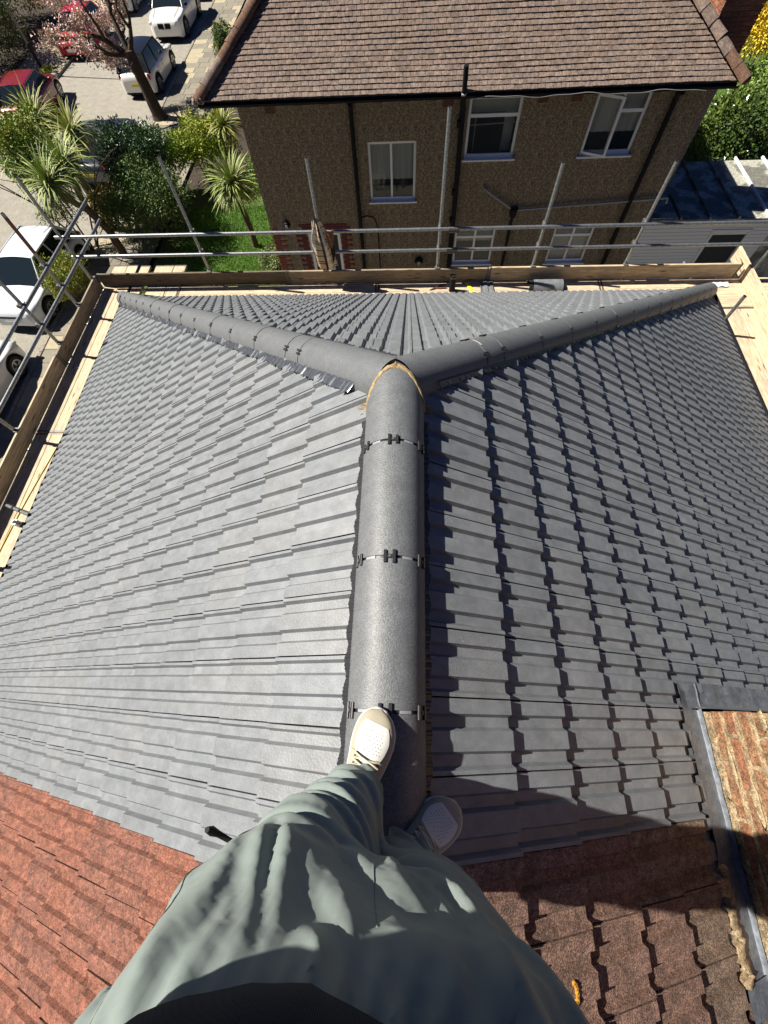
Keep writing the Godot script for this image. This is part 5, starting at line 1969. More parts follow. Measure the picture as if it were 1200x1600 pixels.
func build_litter():
	rng.seed = 41
	var mb := MB.new()
	# ridge tile lying on the far boards, union still on its end
	var t := thing("spare_ridge_tile", "spare grey half-round ridge tile lying on the far boards", "ridge tile", Vector3(2.3, YB, -6.27))
	obj("tile_body", half_round(Vector3(-0.225, 0.0, 0), Vector3(0.24, 0.0, 0), 0.12, 0.016), mats.tile_b, t)
	obj("union", half_round(Vector3(-0.30, 0, 0), Vector3(-0.22, 0, 0), 0.112, 0.006), mats.clip, t)
	# a single roof tile
	t = thing("spare_roof_tile", "single grey ribbed roof tile lying between yellow strip and ridge tile", "roof tile", Vector3(1.23, YB + 0.004, -6.12))
	var ts := tile_shape(0.0155, 0.014, 0.0004, 2)
	var o := obj("tile_body", ts, mats.tile_b, t)
	mb = MB.new()
	span(mb, Vector3(0.0, 0.0, -0.335), Vector3(CW - 0.004, 0.006, 0))
	obj("underside", mb, mats.tile_b, t)
	# black canister
	t = thing("black_canister", "upright black canister with open holed top on the far boards", "canister", Vector3(0.76, YB, -6.22))
	mb = MB.new()
	mb.tube([Vector3(0, 0, 0), Vector3(0, 0.005, 0), Vector3(0, 0.235, 0), Vector3(0, 0.24, 0)], [0.046, 0.05, 0.05, 0.046], 18)
	obj("shell", mb, mats.black, t)
	mb = MB.new()
	mb.tube([Vector3(0, 0.235, 0), Vector3(0, 0.26, 0)], 0.056, 18, false)
	mb.tube([Vector3(0, 0.242, 0), Vector3(0, 0.255, 0)], 0.018, 10)
	obj("rim", mb, mats.clip, t)
	# yellow strip
	t = thing("yellow_strip", "bright yellow plastic strip lying on the far boards", "strip", Vector3(1.07, YB, -6.25), -1.15)
	mb = MB.new()
	span(mb, Vector3(-0.16, 0.001, -0.03), Vector3(0.13, 0.016, 0.025), 0.004)
	obj("strip", mb, mats.yellow, t)
	# pincers with orange grips
	t = thing("pincers", "hand pincers with orange grips lying open on the far boards", "pincers", Vector3(0.47, YB, -6.27), 0.3)
	for s in [-1.0, 1.0]:
		mb = MB.new()
		mb.tube([Vector3(0.02, 0.012, 0), Vector3(0.09, 0.012, 0.03 * s), Vector3(0.2, 0.012, 0.05 * s)], [0.008, 0.011, 0.009], 8)
		obj("grip", mb, mats.brick_orange, t)
	mb = MB.new()
	mb.tube([Vector3(0.03, 0.012, 0), Vector3(-0.02, 0.012, 0.006), Vector3(-0.09, 0.012, 0.012)], [0.012, 0.014, 0.004], 8)
	obj("jaw", mb, mats.coupler, t)
	# torn white packaging
	t = thing("paper_scrap", "torn white scrap of packaging by the right hip end", "scrap", Vector3(5.02, YB, -6.27))
	mb = MB.new()
	var rows := []
	for i in 6:
		var row := PackedVector3Array()
		for j in 5: row.append(Vector3(-0.14 + 0.055 * i, 0.006 + 0.022 * absf(sin(i * 1.3 + j * 0.9)), -0.06 + 0.03 * j + 0.01 * sin(i * 2.0)))
		rows.append(row)
	mb.grid(rows, false, true)
	obj("sheet", mb, mats.white, t)
	# rope along the left boards and yellow strap on the right
	mb = MB.new()
	var pts := []
	for i in 40:
		var f := i / 39.0
		pts.append(Vector3(lerpf(-4.80, -5.12, f) + 0.012 * sin(f * 9.0), YB + 0.006, lerpf(-3.95, -0.6, f)))
	mb.tube(pts, 0.0055, 6)
	tag(obj("rope", mb, mats.rope), "thin yellow rope lying along the left boards", "rope")
	mb = MB.new()
	rows = []
	for i in 20:
		var f := i / 19.0
		var p := Vector3(4.80 + 0.16 * f + 0.03 * sin(f * 5.0), YB + 0.004 + 0.004 * absf(sin(f * 14.0)), lerpf(-4.15, -2.6, f))
		rows.append(PackedVector3Array([p - Vector3(0.02, 0, 0), p + Vector3(0.02, 0, 0)]))
	mb.grid(rows, false, true)
	tag(obj("yellow_strap", mb, mats.yellow), "flat yellow strap lying on the right walkway boards", "strap")
	# tin with a lid on the near left boards
	t = thing("small_tin", "small pale tin beside the loose tube on the left boards", "tin", Vector3(-4.93, YB, -1.92))
	mb = MB.new()
	mb.tube([Vector3(0, 0, 0), Vector3(0, 0.075, 0)], 0.04, 14)
	obj("can", mb, mats.white, t)
	mb = MB.new()
	mb.tube([Vector3(0, 0.074, 0), Vector3(0, 0.08, 0)], 0.025, 12)
	obj("opening", mb, mats.black, t)
	build_cloth()

func build_cloth():
	rng.seed = 52
	# striped shirt slung over the post and rail
	var S := Vector2i(128, 128)
	var stripes := tex_of(S, func(x, y, _i):
		var c := Color(0.86, 0.78, 0.66)
		if (x % 42) < 9: c = Color(0.16, 0.11, 0.09)
		if (y % 38) < 7: c = c.darkened(0.55)
		if (x % 42) > 30: c = c.lerp(Color(0.95, 0.93, 0.9), 0.7)
		return c)
	var m := textured(Color(0.78, 0.74, 0.68), 0.9, stripes, 1.0, null, 1.0, false)
	m.cull_mode = BaseMaterial3D.CULL_DISABLED
	var t := thing("striped_shirt", "cream and brown striped shirt slung over the scaffold post", "shirt", Vector3(-1.29, 5.25, -6.44))
	for part in 2:
		var mb := MB.new()
		var rows := []
		for i in 26:
			var f := i / 25.0
			var row := PackedVector3Array()
			for j in 29:
				var a := TAU * j / 28.0 if part == 0 else PI * 0.9 * j / 28.0 - 0.4
				var wide := (0.05 + 0.10 * sin(clampf(f * 1.25, 0, 1) * PI * 0.62)) if part == 0 else 0.10 * (1.0 - f * 0.5)
				var rr := wide * (1.0 + 0.22 * sin(a * 5.0 + f * 4.0) + 0.1 * sin(a * 9.0 - f * 7.0))
				if part == 0: row.append(Vector3(cos(a) * rr - 0.035 + 0.05 * f, 0.72 - 0.70 * f + 0.02 * sin(a * 3.0), 0.045 + sin(a) * rr * 0.6))
				else: row.append(Vector3(0.13 + cos(a) * rr * 0.6, 0.60 - 0.26 * f, 0.06 + sin(a) * rr * 0.7))
			rows.append(row)
		mb.grid(rows, false, false, 1.6, 2.4)
		obj("body" if part == 0 else "sleeve", mb, m if part == 0 else mats.brick_c, t)

# ---------------------------------------------------------------- ground, road, pavement
func flat(mb: MB, x0: float, x1: float, z0: float, z1: float, y: float):
	mb.quad(Vector3(x0, y, z1), Vector3(x1, y, z1), Vector3(x1, y, z0), Vector3(x0, y, z0))

func kerb_x(z: float) -> float: return -12.05 + 0.018 * (z + 10.0)

func build_ground():
	rng.seed = 201
	var mb := MB.new()
	flat(mb, -220, 220, -260, 220, -0.13)
	structure("ground", mb, mats.soil)
	mb = MB.new()
	mb.quad(Vector3(-19.3, -0.1, 60), Vector3(kerb_x(60), -0.1, 60), Vector3(kerb_x(-120), -0.1, -120), Vector3(-19.6, -0.1, -120))
	structure("road", mb, mats.road)
	# kerb stones near enough to count, both sides
	for side in 2:
		var k := 0
		var holder := MB.new()
		var z := -2.0
		while z > -60.0:
			var a: float = kerb_x(z) if side == 0 else -19.3
			var b: float = kerb_x(z - 0.9) if side == 0 else -19.3
			bar(holder, Vector3(a, -0.06, z), Vector3(b, -0.06, z - 0.89), 0.14, 0.13, 0.012)
			z -= 0.9
		structure("kerb", holder, mats.kerb)
	# pavement slabs on our side, laid in rows with joints
	mb = MB.new()
	mb.quad(Vector3(kerb_x(20) + 0.07, -0.03, 20), Vector3(-9.6, -0.03, 20), Vector3(-9.6, -0.03, -80), Vector3(kerb_x(-80) + 0.07, -0.03, -80))
	var base := structure("pavement", mb, mats.pave_c)
	var rest := MB.new()
	var count := 0
	var z := -3.0
	var row := 0
	while z > -48.0:
		var x := kerb_x(z) + 0.09
		var wd: Array = [0.75, 0.6, 0.9] if row % 2 else [0.9, 0.75, 0.6]
		for w in wd:
			var sm := MB.new()
			var m: Material = [mats.pave, mats.pave_b, mats.pave_c, mats.pave_c][rng.randi() % 4]
			var tilt := rng.randf_range(-0.004, 0.004)
			sm.box(Transform3D(Basis(Vector3.FORWARD, tilt), Vector3(x + w * 0.5, -0.028 + rng.randf_range(0, 0.006), z - 0.3)), Vector3(w - 0.012, 0.05, 0.586), 0.006)
			obj("slab", sm, m, base)
			count += 1
			x += w
		z -= 0.6
		row += 1
	# opposite pavement
	mb = MB.new()
	flat(mb, -22.0, -19.38, -110, 40, -0.012)
	structure("far_pavement", mb, mats.pave)
	# front paths and drive beside our house
	mb = MB.new()
	flat(mb, -9.6, -4.2, -12.4, 30, -0.02)
	structure("driveway", mb, mats.pave_b)
	mb = MB.new()
	flat(mb, -4.2, 14.0, -12.6, -5.3, -0.022)
	structure("side_path", mb, mats.pave_c)
	# lawns
	for q in [["lawn", -9.4, -4.1, -19.2, -12.4], ["back_lawn", 6.8, 40.0, -60.0, -15.4]]:
		mb = MB.new()
		flat(mb, q[1], q[2], q[3], q[4], 0.0)
		structure(q[0], mb, mats.turf)
	grass_patch(Vector3(-8.6, 0, -17.9), Vector3(-4.2, 0, -13.0), 26000, "short sunlit grass of the front lawn under the cordyline", 5)
	grass_patch(Vector3(12.0, 0, -28.0), Vector3(16.5, 0, -22.0), 9000, "patch of grass behind the lean-to and hedge", 6)

func grass_patch(a: Vector3, b: Vector3, n: int, label: String, sd: int):
	rng.seed = 210 + sd
	var mb := MB.new()
	mb.toned = true
	for i in n:
		var p := Vector3(rng.randf_range(a.x, b.x), 0, rng.randf_range(a.z, b.z))
		var h := rng.randf_range(0.04, 0.10)
		var w := rng.randf_range(0.006, 0.012)
		var an := rng.randf() * TAU
		var s := Vector3(cos(an), 0, sin(an)) * w
		var lean := Vector3(rng.randf_range(-0.04, 0.04), h, rng.randf_range(-0.04, 0.04))
		var k := rng.randf_range(0.75, 1.25)
		mb.tone = Color(0.13 * k, 0.30 * k, 0.025 * k)
		mb.tri(p - s, p + s, p + lean)
	tag(obj("grass", mb, mats.leaf), label, "grass", "", "stuff")

# ---------------------------------------------------------------- plants
# leaf-shaped faces spread over clumps that fill an ellipsoid
func leaves(mb: MB, mid: Vector3, rad: Vector3, clumps: int, per: int, ll: float, lw: float, tones: Array, clump_r := 0.35, hang := 0.0):
	mb.toned = true
	for c in clumps:
		var d := Vector3(rng.randfn(), rng.randfn(), rng.randfn()).normalized()
		if d.y < -0.55: d.y = -d.y * 0.3
		var cc := mid + d * rad * pow(rng.randf(), 0.28) * (1.0 - clump_r * 0.6)
		var cr := clump_r * rng.randf_range(0.65, 1.25) * minf(rad.x, minf(rad.y, rad.z))
		var base: Color = tones[rng.randi() % tones.size()]
		for i in per:
			var o := Vector3(rng.randfn(), rng.randfn() + 0.25, rng.randfn()).normalized()
			var p := cc + o * cr * pow(rng.randf(), 0.33)
			var dir := (o + Vector3(rng.randfn(), rng.randfn() - hang, rng.randfn()) * 0.65).normalized()
			var side := dir.cross(Vector3(rng.randfn(), rng.randfn(), rng.randfn())).normalized()
			var l := ll * rng.randf_range(0.6, 1.25)
			var w := lw * rng.randf_range(0.7, 1.2)
			var k := rng.randf_range(0.7, 1.3)
			mb.tone = Color(base.r * k, base.g * k, base.b * k)
			var nrm := dir.cross(side)
			var m1 := p + dir * l * 0.45 + side * w * 0.5 + nrm * w * 0.18
			var m2 := p + dir * l * 0.45 - side * w * 0.5 + nrm * w * 0.18
			var tip := p + dir * l
			mb.tri(p, m1, tip)
			mb.tri(p, tip, m2)

func branch(mb: MB, a: Vector3, d: Vector3, length: float, r: float, depth: int, ends: Array, bend := 0.35):
	var pts := [a]
	var rr := [r]
	var p := a
	var dir := d.normalized()
	for i in 4:
		dir = (dir + Vector3(rng.randfn(), rng.randfn() * 0.6 + 0.12, rng.randfn()) * bend * 0.3).normalized()
		p += dir * length / 4.0
		pts.append(p)
		rr.append(r * (1.0 - 0.13 * (i + 1)))
	mb.tube(pts, rr, 8 if r > 0.03 else 5, true, length)
	if depth <= 0:
		ends.append(p)
		ends.append(pts[2])
		return
	for k in (2 if depth > 1 else 3):
		var nd := (dir + Vector3(rng.randfn(), rng.randfn() * 0.5 + 0.1, rng.randfn()) * 0.62).normalized()
		branch(mb, pts[4 if k == 0 else 3], nd, length * rng.randf_range(0.6, 0.82), r * 0.56, depth - 1, ends, bend)

func shrub(called: String, label: String, base: Vector3, rad: Vector3, lift: float, clumps: int, per: int, ll: float, lw: float, tones: Array, m: Material, group := "", category := "shrub"):
	var t := thing(called, label, category, base, 0.0, group)
	var sm := MB.new()
	var ends := []
	for k in 5:
		var an := TAU * k / 5.0
		branch(sm, Vector3(cos(an) * 0.08, -0.1, sin(an) * 0.08), Vector3(cos(an) * 0.5, 1.2, sin(an) * 0.5), lift * 0.9, 0.035, 1, ends)
	obj("stem", sm, mats.bark, t)
	var lm := MB.new()
	var lush := tones.map(func(c): return Color(c.r * 1.4, c.g * 1.35, c.b)) if m == mats.leaf and tones[0].r < 0.4 else tones
	leaves(lm, Vector3(0, lift, 0), rad, clumps, per, ll, lw, lush, 0.36)
	obj("foliage", lm, m, t)
	return t

# long strap leaves round a point
func rosette(mb: MB, p: Vector3, n: int, ll: float, lw: float, tones: Array, down := -0.55):
	mb.toned = true
	for i in n:
		var y := lerpf(down, 1.0, pow(float(i) / n, 0.9))
		var an := i * 2.39996 + rng.randfn() * 0.25
		var h := sqrt(maxf(0.0, 1.0 - y * y))
		var d := Vector3(cos(an) * h, y, sin(an) * h)
		var l := ll * rng.randf_range(0.75, 1.12)
		var side := d.cross(Vector3.UP)
		if side.length() < 0.05: side = Vector3(1, 0, 0)
		side = side.normalized()
		var base: Color = tones[rng.randi() % tones.size()]
		var k := rng.randf_range(0.75, 1.25)
		mb.tone = Color(base.r * k, base.g * k, base.b * k)
		var prev := p + d * 0.05
		var dir := d
		var droop := rng.randf_range(0.10, 0.42) * (0.35 + h)
		var ws := [0.55, 1.0, 0.9, 0.6, 0.0]
		for s in 4:
			dir = (dir + Vector3.DOWN * droop * (0.25 + 0.28 * s)).normalized()
			var nx: Vector3 = prev + dir * l * 0.25
			var a0: Vector3 = side * lw * 0.5 * ws[s]
			var a1: Vector3 = side * lw * 0.5 * ws[s + 1]
			if s < 3: mb.quad(prev - a0, prev + a0, nx + a1, nx - a1)
			else: mb.tri(prev - a0, prev + a0, nx)
			prev = nx

func cordyline(label: String, base: Vector3, heads: Array, trunk_r: float, n: int, ll: float, tones: Array, group := "cordylines in the front gardens"):
	var t := thing("cordyline", label, "cordyline", base, 0.0, group)
	var tm := MB.new()
	var lm := MB.new()
	var fork := Vector3(0, 1e9, 0)
	for h in heads:
		fork = Vector3(h.x * 0.3, minf(fork.y, h.y * 0.62), h.z * 0.3)
	tm.tube([Vector3(0, -0.15, 0), Vector3(0.02, fork.y * 0.5, 0.01), fork], [trunk_r * 1.25, trunk_r, trunk_r * 0.92], 10, true, 3.0)
	for h in heads:
		tm.tube([fork - Vector3(0, 0.05, 0), fork.lerp(h, 0.5) + Vector3(h.x, 0, h.z) * 0.1, h], [trunk_r * 0.8, trunk_r * 0.68, trunk_r * 0.6], 9, true, 2.0)
		rosette(lm, h, int(n * 1.25), ll, 0.052, tones)
		rosette(lm, h - Vector3(0, 0.16, 0), int(n * 0.32), ll * 0.85, 0.04, [Color(0.30, 0.24, 0.13), Color(0.22, 0.19, 0.10)], -0.9)
	obj("trunk", tm, mats.palm_bark, t)
	obj("crown", lm, mats.leaf, t)

func build_plants():
	rng.seed = 401
	var strap := [Color(0.18, 0.24, 0.05), Color(0.23, 0.29, 0.07), Color(0.30, 0.34, 0.11), Color(0.12, 0.18, 0.04)]
	var strap_y := [Color(0.27, 0.29, 0.06), Color(0.36, 0.35, 0.11), Color(0.17, 0.22, 0.05)]
	cordyline("round grey-green cordyline on the lawn by the pebbledash corner", Vector3(-5.70, 0, -15.35), [Vector3(-0.12, 2.05, 0)], 0.10, 190, 1.0, strap)
	rng.seed = 402
	cordyline("small bright cordyline behind the lawn one, under the eaves corner", Vector3(-7.2, 0, -19.9), [Vector3(0, 1.75, 0)], 0.09, 120, 0.95, strap_y)
	rng.seed = 403
	cordyline("tall cordyline with two drooping heads near the scaffold corner", Vector3(-10.66, 0, -14.92), [Vector3(-0.02, 3.0, 0.12), Vector3(-0.15, 2.95, 1.1)], 0.13, 135, 1.05, strap)
	rng.seed = 404
	cordyline("cordyline with many crowded heads at the street edge", Vector3(-11.7, 0, -16.6), [Vector3(-0.5, 3.0, 1.4), Vector3(0.45, 2.9, -0.3), Vector3(-0.85, 3.1, -0.8)], 0.13, 125, 1.05, strap_y)
	# shrubs of the front garden
	rng.seed = 410
	shrub("glossy_shrub", "dark glossy-leaved shrub with silver shine in the front garden", Vector3(-10.3, 0, -18.3), Vector3(1.5, 1.25, 1.4), 1.45, 60, 190, 0.13, 0.06, [Color(0.055, 0.105, 0.045), Color(0.07, 0.125, 0.05), Color(0.045, 0.085, 0.04)], mats.gloss_leaf)
	rng.seed = 411
	shrub("privet_shrub", "bright yellow-green shrub between the glossy shrub and house", Vector3(-8.3, 0, -19.7), Vector3(1.7, 1.1, 1.5), 1.2, 60, 190, 0.10, 0.055, [Color(0.16, 0.22, 0.02), Color(0.11, 0.18, 0.02), Color(0.22, 0.25, 0.03)], mats.leaf)
	rng.seed = 412
	shrub("privet_shrub", "low green shrub along the foot of the pebbledash side wall", Vector3(-5.3, 0, -18.2), Vector3(1.0, 0.9, 1.6), 0.9, 40, 150, 0.09, 0.05, [Color(0.09, 0.15, 0.025), Color(0.07, 0.12, 0.02)], mats.leaf)
	rng.seed = 413
	shrub("bronze_shrub", "shrub with bronze-orange young leaves beside the tall cordyline", Vector3(-10.9, 0, -16.35), Vector3(0.95, 0.75, 0.85), 0.95, 34, 120, 0.11, 0.05, [Color(0.30, 0.20, 0.06), Color(0.16, 0.17, 0.04), Color(0.09, 0.12, 0.03)], mats.leaf)
	rng.seed = 414
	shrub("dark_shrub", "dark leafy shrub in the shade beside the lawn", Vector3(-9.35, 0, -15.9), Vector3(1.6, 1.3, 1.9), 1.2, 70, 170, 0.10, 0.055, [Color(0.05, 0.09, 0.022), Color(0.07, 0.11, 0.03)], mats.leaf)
	rng.seed = 415
	shrub("conifer_shrub", "rounded golden-green conifer bush beside the silver car", Vector3(-11.2, 0, -12.3), Vector3(0.75, 0.95, 0.9), 0.9, 60, 150, 0.08, 0.028, [Color(0.17, 0.20, 0.02), Color(0.12, 0.16, 0.02), Color(0.22, 0.22, 0.03)], mats.leaf)
	rng.seed = 416
	shrub("leafy_shrub", "tall loose green shrub at the left picture edge", Vector3(-12.0, 0, -15.4), Vector3(0.9, 1.3, 1.2), 3.1, 60, 150, 0.10, 0.055, [Color(0.14, 0.20, 0.04), Color(0.10, 0.16, 0.03), Color(0.20, 0.22, 0.05)], mats.leaf)
	rng.seed = 417
	shrub("white_flowered_shrub", "small pale shrub by the brick quoin of the house", Vector3(-4.7, 0, -14.0), Vector3(0.5, 0.5, 0.8), 0.45, 26, 110, 0.06, 0.04, [Color(0.16, 0.20, 0.10), Color(0.08, 0.12, 0.04)], mats.leaf)
	# thin tree whose twigs cross the silver car
	rng.seed = 420
	var t := thing("young_tree", "young sparse tree whose twigs hang over the silver car", "tree", Vector3(-13.0, 0, -14.6))
	var bm := MB.new()
	var ends := []
	branch(bm, Vector3(0, -0.15, 0), Vector3(0.05, 1, 0.02), 1.05, 0.055, 3, ends, 0.5)
	obj("trunk", bm, mats.bark, t)
	var lm := MB.new()
	for e in ends: leaves(lm, e, Vector3(0.4, 0.32, 0.4), 3, 26, 0.065, 0.04, [Color(0.16, 0.19, 0.05), Color(0.12, 0.16, 0.04), Color(0.22, 0.21, 0.08)], 0.7)
	obj("crown", lm, mats.leaf, t)
	# cherry in blossom on the pavement
	rng.seed = 431
	t = thing("cherry_tree", "street cherry tree in pale pink blossom with dark leaning trunk", "tree", Vector3(-12.12, 0, -25.3))
	bm = MB.new()
	ends = []
	bm.tube([Vector3(0.06, -0.1, 0.02), Vector3(0.0, 0.25, 0), Vector3(-0.05, 0.9, 0.0), Vector3(-0.1, 1.7, 0), Vector3(-0.12, 2.3, 0)], [0.40, 0.28, 0.25, 0.225, 0.22], 14, true, 3.0)
	for q in [[Vector3(-1.0, 0.42, 0.1), 1.3, 0.15], [Vector3(-0.35, 0.75, -0.45), 1.2, 0.14], [Vector3(0.5, 0.75, -0.2), 1.1, 0.12], [Vector3(-0.8, 0.35, 0.7), 1.1, 0.10], [Vector3(-0.7, 0.45, -0.9), 1.2, 0.11], [Vector3(-1.0, 0.15, 0.35), 1.0, 0.06], [Vector3(-0.9, 0.25, -0.35), 1.3, 0.07]]:
		branch(bm, Vector3(-0.12, 2.15, 0), q[0], q[1], q[2], 3, ends, 0.5)
	branch(bm, Vector3(-0.09, 1.75, 0.0), Vector3(-0.8, 0.35, 0.5), 0.5, 0.03, 0, ends)
	obj("trunk", bm, mats.bark, t)
	lm = MB.new()
	for e in ends:
		if rng.randf() < 0.93: leaves(lm, e - Vector3(0, 0.08, 0), Vector3(0.40, 0.34, 0.40), 3, 22, 0.085, 0.07, [Color(0.70, 0.53, 0.51), Color(0.78, 0.64, 0.61), Color(0.36, 0.18, 0.13), Color(0.26, 0.22, 0.08), Color(0.60, 0.42, 0.42)], 0.7, 0.3)
	obj("blossom", lm, mats.blossom, t)
	# hedge across the street
	rng.seed = 440
	shrub("tall_hedge", "dark evergreen hedge across the street beside the lamp post", Vector3(-23.6, 0, -32.2), Vector3(2.6, 2.2, 3.6), 1.7, 80, 150, 0.16, 0.09, [Color(0.06, 0.09, 0.025), Color(0.09, 0.12, 0.035), Color(0.05, 0.075, 0.02)], mats.leaf, "", "hedge")
	rng.seed = 441
	shrub("tall_hedge", "olive-green hedge at the top left corner across the street", Vector3(-25.0, 0, -37.5), Vector3(3.0, 2.4, 3.4), 1.8, 80, 150, 0.17, 0.09, [Color(0.12, 0.14, 0.03), Color(0.10, 0.13, 0.03)], mats.leaf, "", "hedge")
	rng.seed = 442
	shrub("low_plant", "tuft of yellow-flowered weeds at the foot of the lamp post", Vector3(-19.75, 0, -30.5), Vector3(0.45, 0.22, 0.5), 0.15, 14, 60, 0.1, 0.05, [Color(0.28, 0.26, 0.05), Color(0.14, 0.17, 0.04)], mats.leaf, "", "plant")
	rng.seed = 443
	shrub("verge_shrub", "green shrub on the pavement edge beside the tiled hip", Vector3(-9.9, 0, -31.4), Vector3(0.55, 0.8, 1.5), 0.65, 40, 110, 0.10, 0.05, [Color(0.12, 0.16, 0.05), Color(0.09, 0.13, 0.04)], mats.leaf)
	# behind the lean-to
	rng.seed = 450
	var hg := "hedge behind the lean-to"
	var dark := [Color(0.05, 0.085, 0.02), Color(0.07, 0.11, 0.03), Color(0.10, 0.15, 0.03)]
	shrub("laurel_bush", "dark laurel bush rising behind the lean-to roof", Vector3(11.2, 0, -18.4), Vector3(1.9, 1.4, 1.4), 1.4, 70, 170, 0.14, 0.07, dark, mats.gloss_leaf, hg)
	rng.seed = 451
	shrub("laurel_bush", "bright green laurel bush at the right picture edge", Vector3(14.0, 0, -20.6), Vector3(2.0, 1.6, 1.8), 1.7, 70, 170, 0.14, 0.07, [Color(0.11, 0.18, 0.03), Color(0.15, 0.23, 0.04), Color(0.07, 0.11, 0.03)], mats.leaf, hg)
	rng.seed = 452
	shrub("laurel_bush", "yellowish bush tucked against the house wall behind lean-to", Vector3(9.3, 0, -17.2), Vector3(1.1, 1.0, 1.2), 1.1, 46, 150, 0.10, 0.05, [Color(0.20, 0.23, 0.03), Color(0.12, 0.17, 0.03)], mats.leaf, hg)
	rng.seed = 453
	shrub("golden_shrub", "golden yellow flowering shrub right of the brick stack", Vector3(15.6, 0, -27.0), Vector3(1.9, 1.5, 1.8), 1.5, 70, 170, 0.13, 0.07, [Color(0.62, 0.44, 0.02), Color(0.50, 0.34, 0.02), Color(0.70, 0.52, 0.04)], mats.leaf)
	rng.seed = 454
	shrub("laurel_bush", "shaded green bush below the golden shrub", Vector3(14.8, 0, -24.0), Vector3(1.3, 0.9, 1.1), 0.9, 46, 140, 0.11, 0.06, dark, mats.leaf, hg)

# ---------------------------------------------------------------- cars
# length runs along z, the nose at -z; everything in metres from the middle of the car on the road
func car(called: String, label: String, p: Vector3, turn: float, paint: Material, L: float, W: float, H: float, style := "hatch", roofm: Material = null):
	var t := thing(called, label, "car", p, turn, "cars along the street")
	var w := W * 0.5
	var belt := H * 0.60
	var hood := H * 0.555
	var clear := 0.20
	var axf := -L * 0.5 + L * 0.19
	var axr := L * 0.5 - L * 0.19
	var wr := 0.33 if H < 1.6 else 0.37
	# outline of the lower body: z, top height, half width factor
	var tail := H * (0.60 if style != "saloon" else 0.58)
	var st := [[-0.5, 0.40, 0.66], [-0.492, 0.47, 0.78], [-0.47, 0.50, 0.88], [-0.42, 0.525, 0.96], [-0.34, 0.55, 0.99], [-0.27, 0.57, 1.0], [-0.21, 0.59, 1.0], [-0.10, 0.60, 1.0], [0.1, 0.61, 1.0], [0.25, 0.615, 1.0], [0.36, 0.615, 0.985], [0.44, 0.60, 0.95], [0.48, 0.56, 0.88], [0.495, 0.50, 0.80], [0.5, 0.44, 0.72]]
	var zs := []
	for s in st: zs.append(s[0] * L)
	for ax in [axf, axr]:
		for k in 9: zs.append(ax + (wr + 0.07) * cos(PI * k / 8.0))
	zs.sort()
	var rows := []
	for z in zs:
		var f: float = z / L
		var i := 0
		while i < st.size() - 2 and st[i + 1][0] < f: i += 1
		var q := clampf((f - st[i][0]) / maxf(1e-4, st[i + 1][0] - st[i][0]), 0, 1)
		var top: float = lerpf(st[i][1], st[i + 1][1], q) * H
		var wd: float = lerpf(st[i][2], st[i + 1][2], q) * w
		var low := clear
		for ax in [axf, axr]:
			var dz: float = absf(z - ax)
			if dz < wr + 0.07: low = maxf(low, wr + sqrt(maxf(0.0, (wr + 0.07) * (wr + 0.07) - dz * dz)) * 0.98)
		low = minf(low, top - 0.05)
		if absf(f) > 0.47: low = maxf(low, clear + (absf(f) - 0.47) * 3.0)
		var row := PackedVector3Array()
		var half := [[0.97, low], [1.0, lerpf(low, top, 0.22)], [1.005, lerpf(low, top, 0.55)], [0.985, lerpf(low, top, 0.80)], [0.94, lerpf(low, top, 0.94)], [0.84, top], [0.45, top + 0.02], [0.0, top + 0.028]]
		for h in half: row.append(Vector3(wd * h[0], h[1], z))
		for k in range(half.size() - 2, -1, -1): row.append(Vector3(-wd * half[k][0], half[k][1], z))
		rows.append(row)
	var mb := MB.new()
	mb.grid(rows, false, false)
	mb.fan(rows[0], Vector3(0, 0, -1))
	mb.fan(rows[-1], Vector3(0, 0, 1))
	obj("body", mb, paint, t)
	mb = MB.new()
	span(mb, Vector3(-w * 0.86, clear - 0.02, -L * 0.46), Vector3(w * 0.86, belt * 0.7, L * 0.46))
	obj("underbody", mb, mats.black, t)
	# cabin: windscreen base, roof front, roof rear, tail base
	var g := [-0.235, -0.085, 0.30, 0.43]
	if style == "mini": g = [-0.20, -0.10, 0.36, 0.455]
	if style == "suv": g = [-0.22, -0.07, 0.33, 0.455]
	if style == "saloon": g = [-0.20, -0.05, 0.22, 0.38]
	var zb := [g[0] * L, g[1] * L, g[2] * L, g[3] * L]
	var yb := belt - 0.02
	var wb := w * 0.90
	var wt := w * 0.70
	var y1 := H - 0.04
	var A := Vector3(wb, yb, zb[0])
	var B := Vector3(wt, y1 - 0.03, zb[1])
	var C := Vector3(wt, y1 - 0.02, zb[2])
	var D := Vector3(wb, yb, zb[3])
	var mir := func(v: Vector3): return Vector3(-v.x, v.y, v.z)
	# windscreen and rear window
	mb = MB.new()
	mb.quad(A, mir.call(A), mir.call(B), B)
	obj("windscreen", mb, mats.car_glass, t)
	mb = MB.new()
	mb.quad(mir.call(D), D, C, mir.call(C))
	obj("rear_window", mb, mats.car_glass, t)
	for s in 2:
		mb = MB.new()
		var q := [A, D, C, B]
		if s == 1: q = q.map(func(v): return Vector3(-v.x, v.y, v.z))
		# two panes a side with a pillar between
		var m0: Vector3 = q[0].lerp(q[1], 0.5)
		var m1: Vector3 = q[3].lerp(q[2], 0.46)
		mb.quad(q[0], m0, m1, q[3])
		obj("side_window", mb, mats.car_glass, t)
		mb = MB.new()
		mb.quad(m0, q[1], q[2], m1)
		obj("side_window", mb, mats.car_glass, t)
		mb = MB.new()
		mb.tube([m0, m1], 0.03, 6)
		mb.tube([q[0], q[3]], 0.032, 6)
		mb.tube([q[3], q[2]], 0.03, 6)
		mb.tube([q[2], q[1]], 0.05 if style != "mini" else 0.06, 6)
		obj("pillar", mb, (mats.black if style == "mini" else paint), t)
	# roof panel, crowned
	rows = []
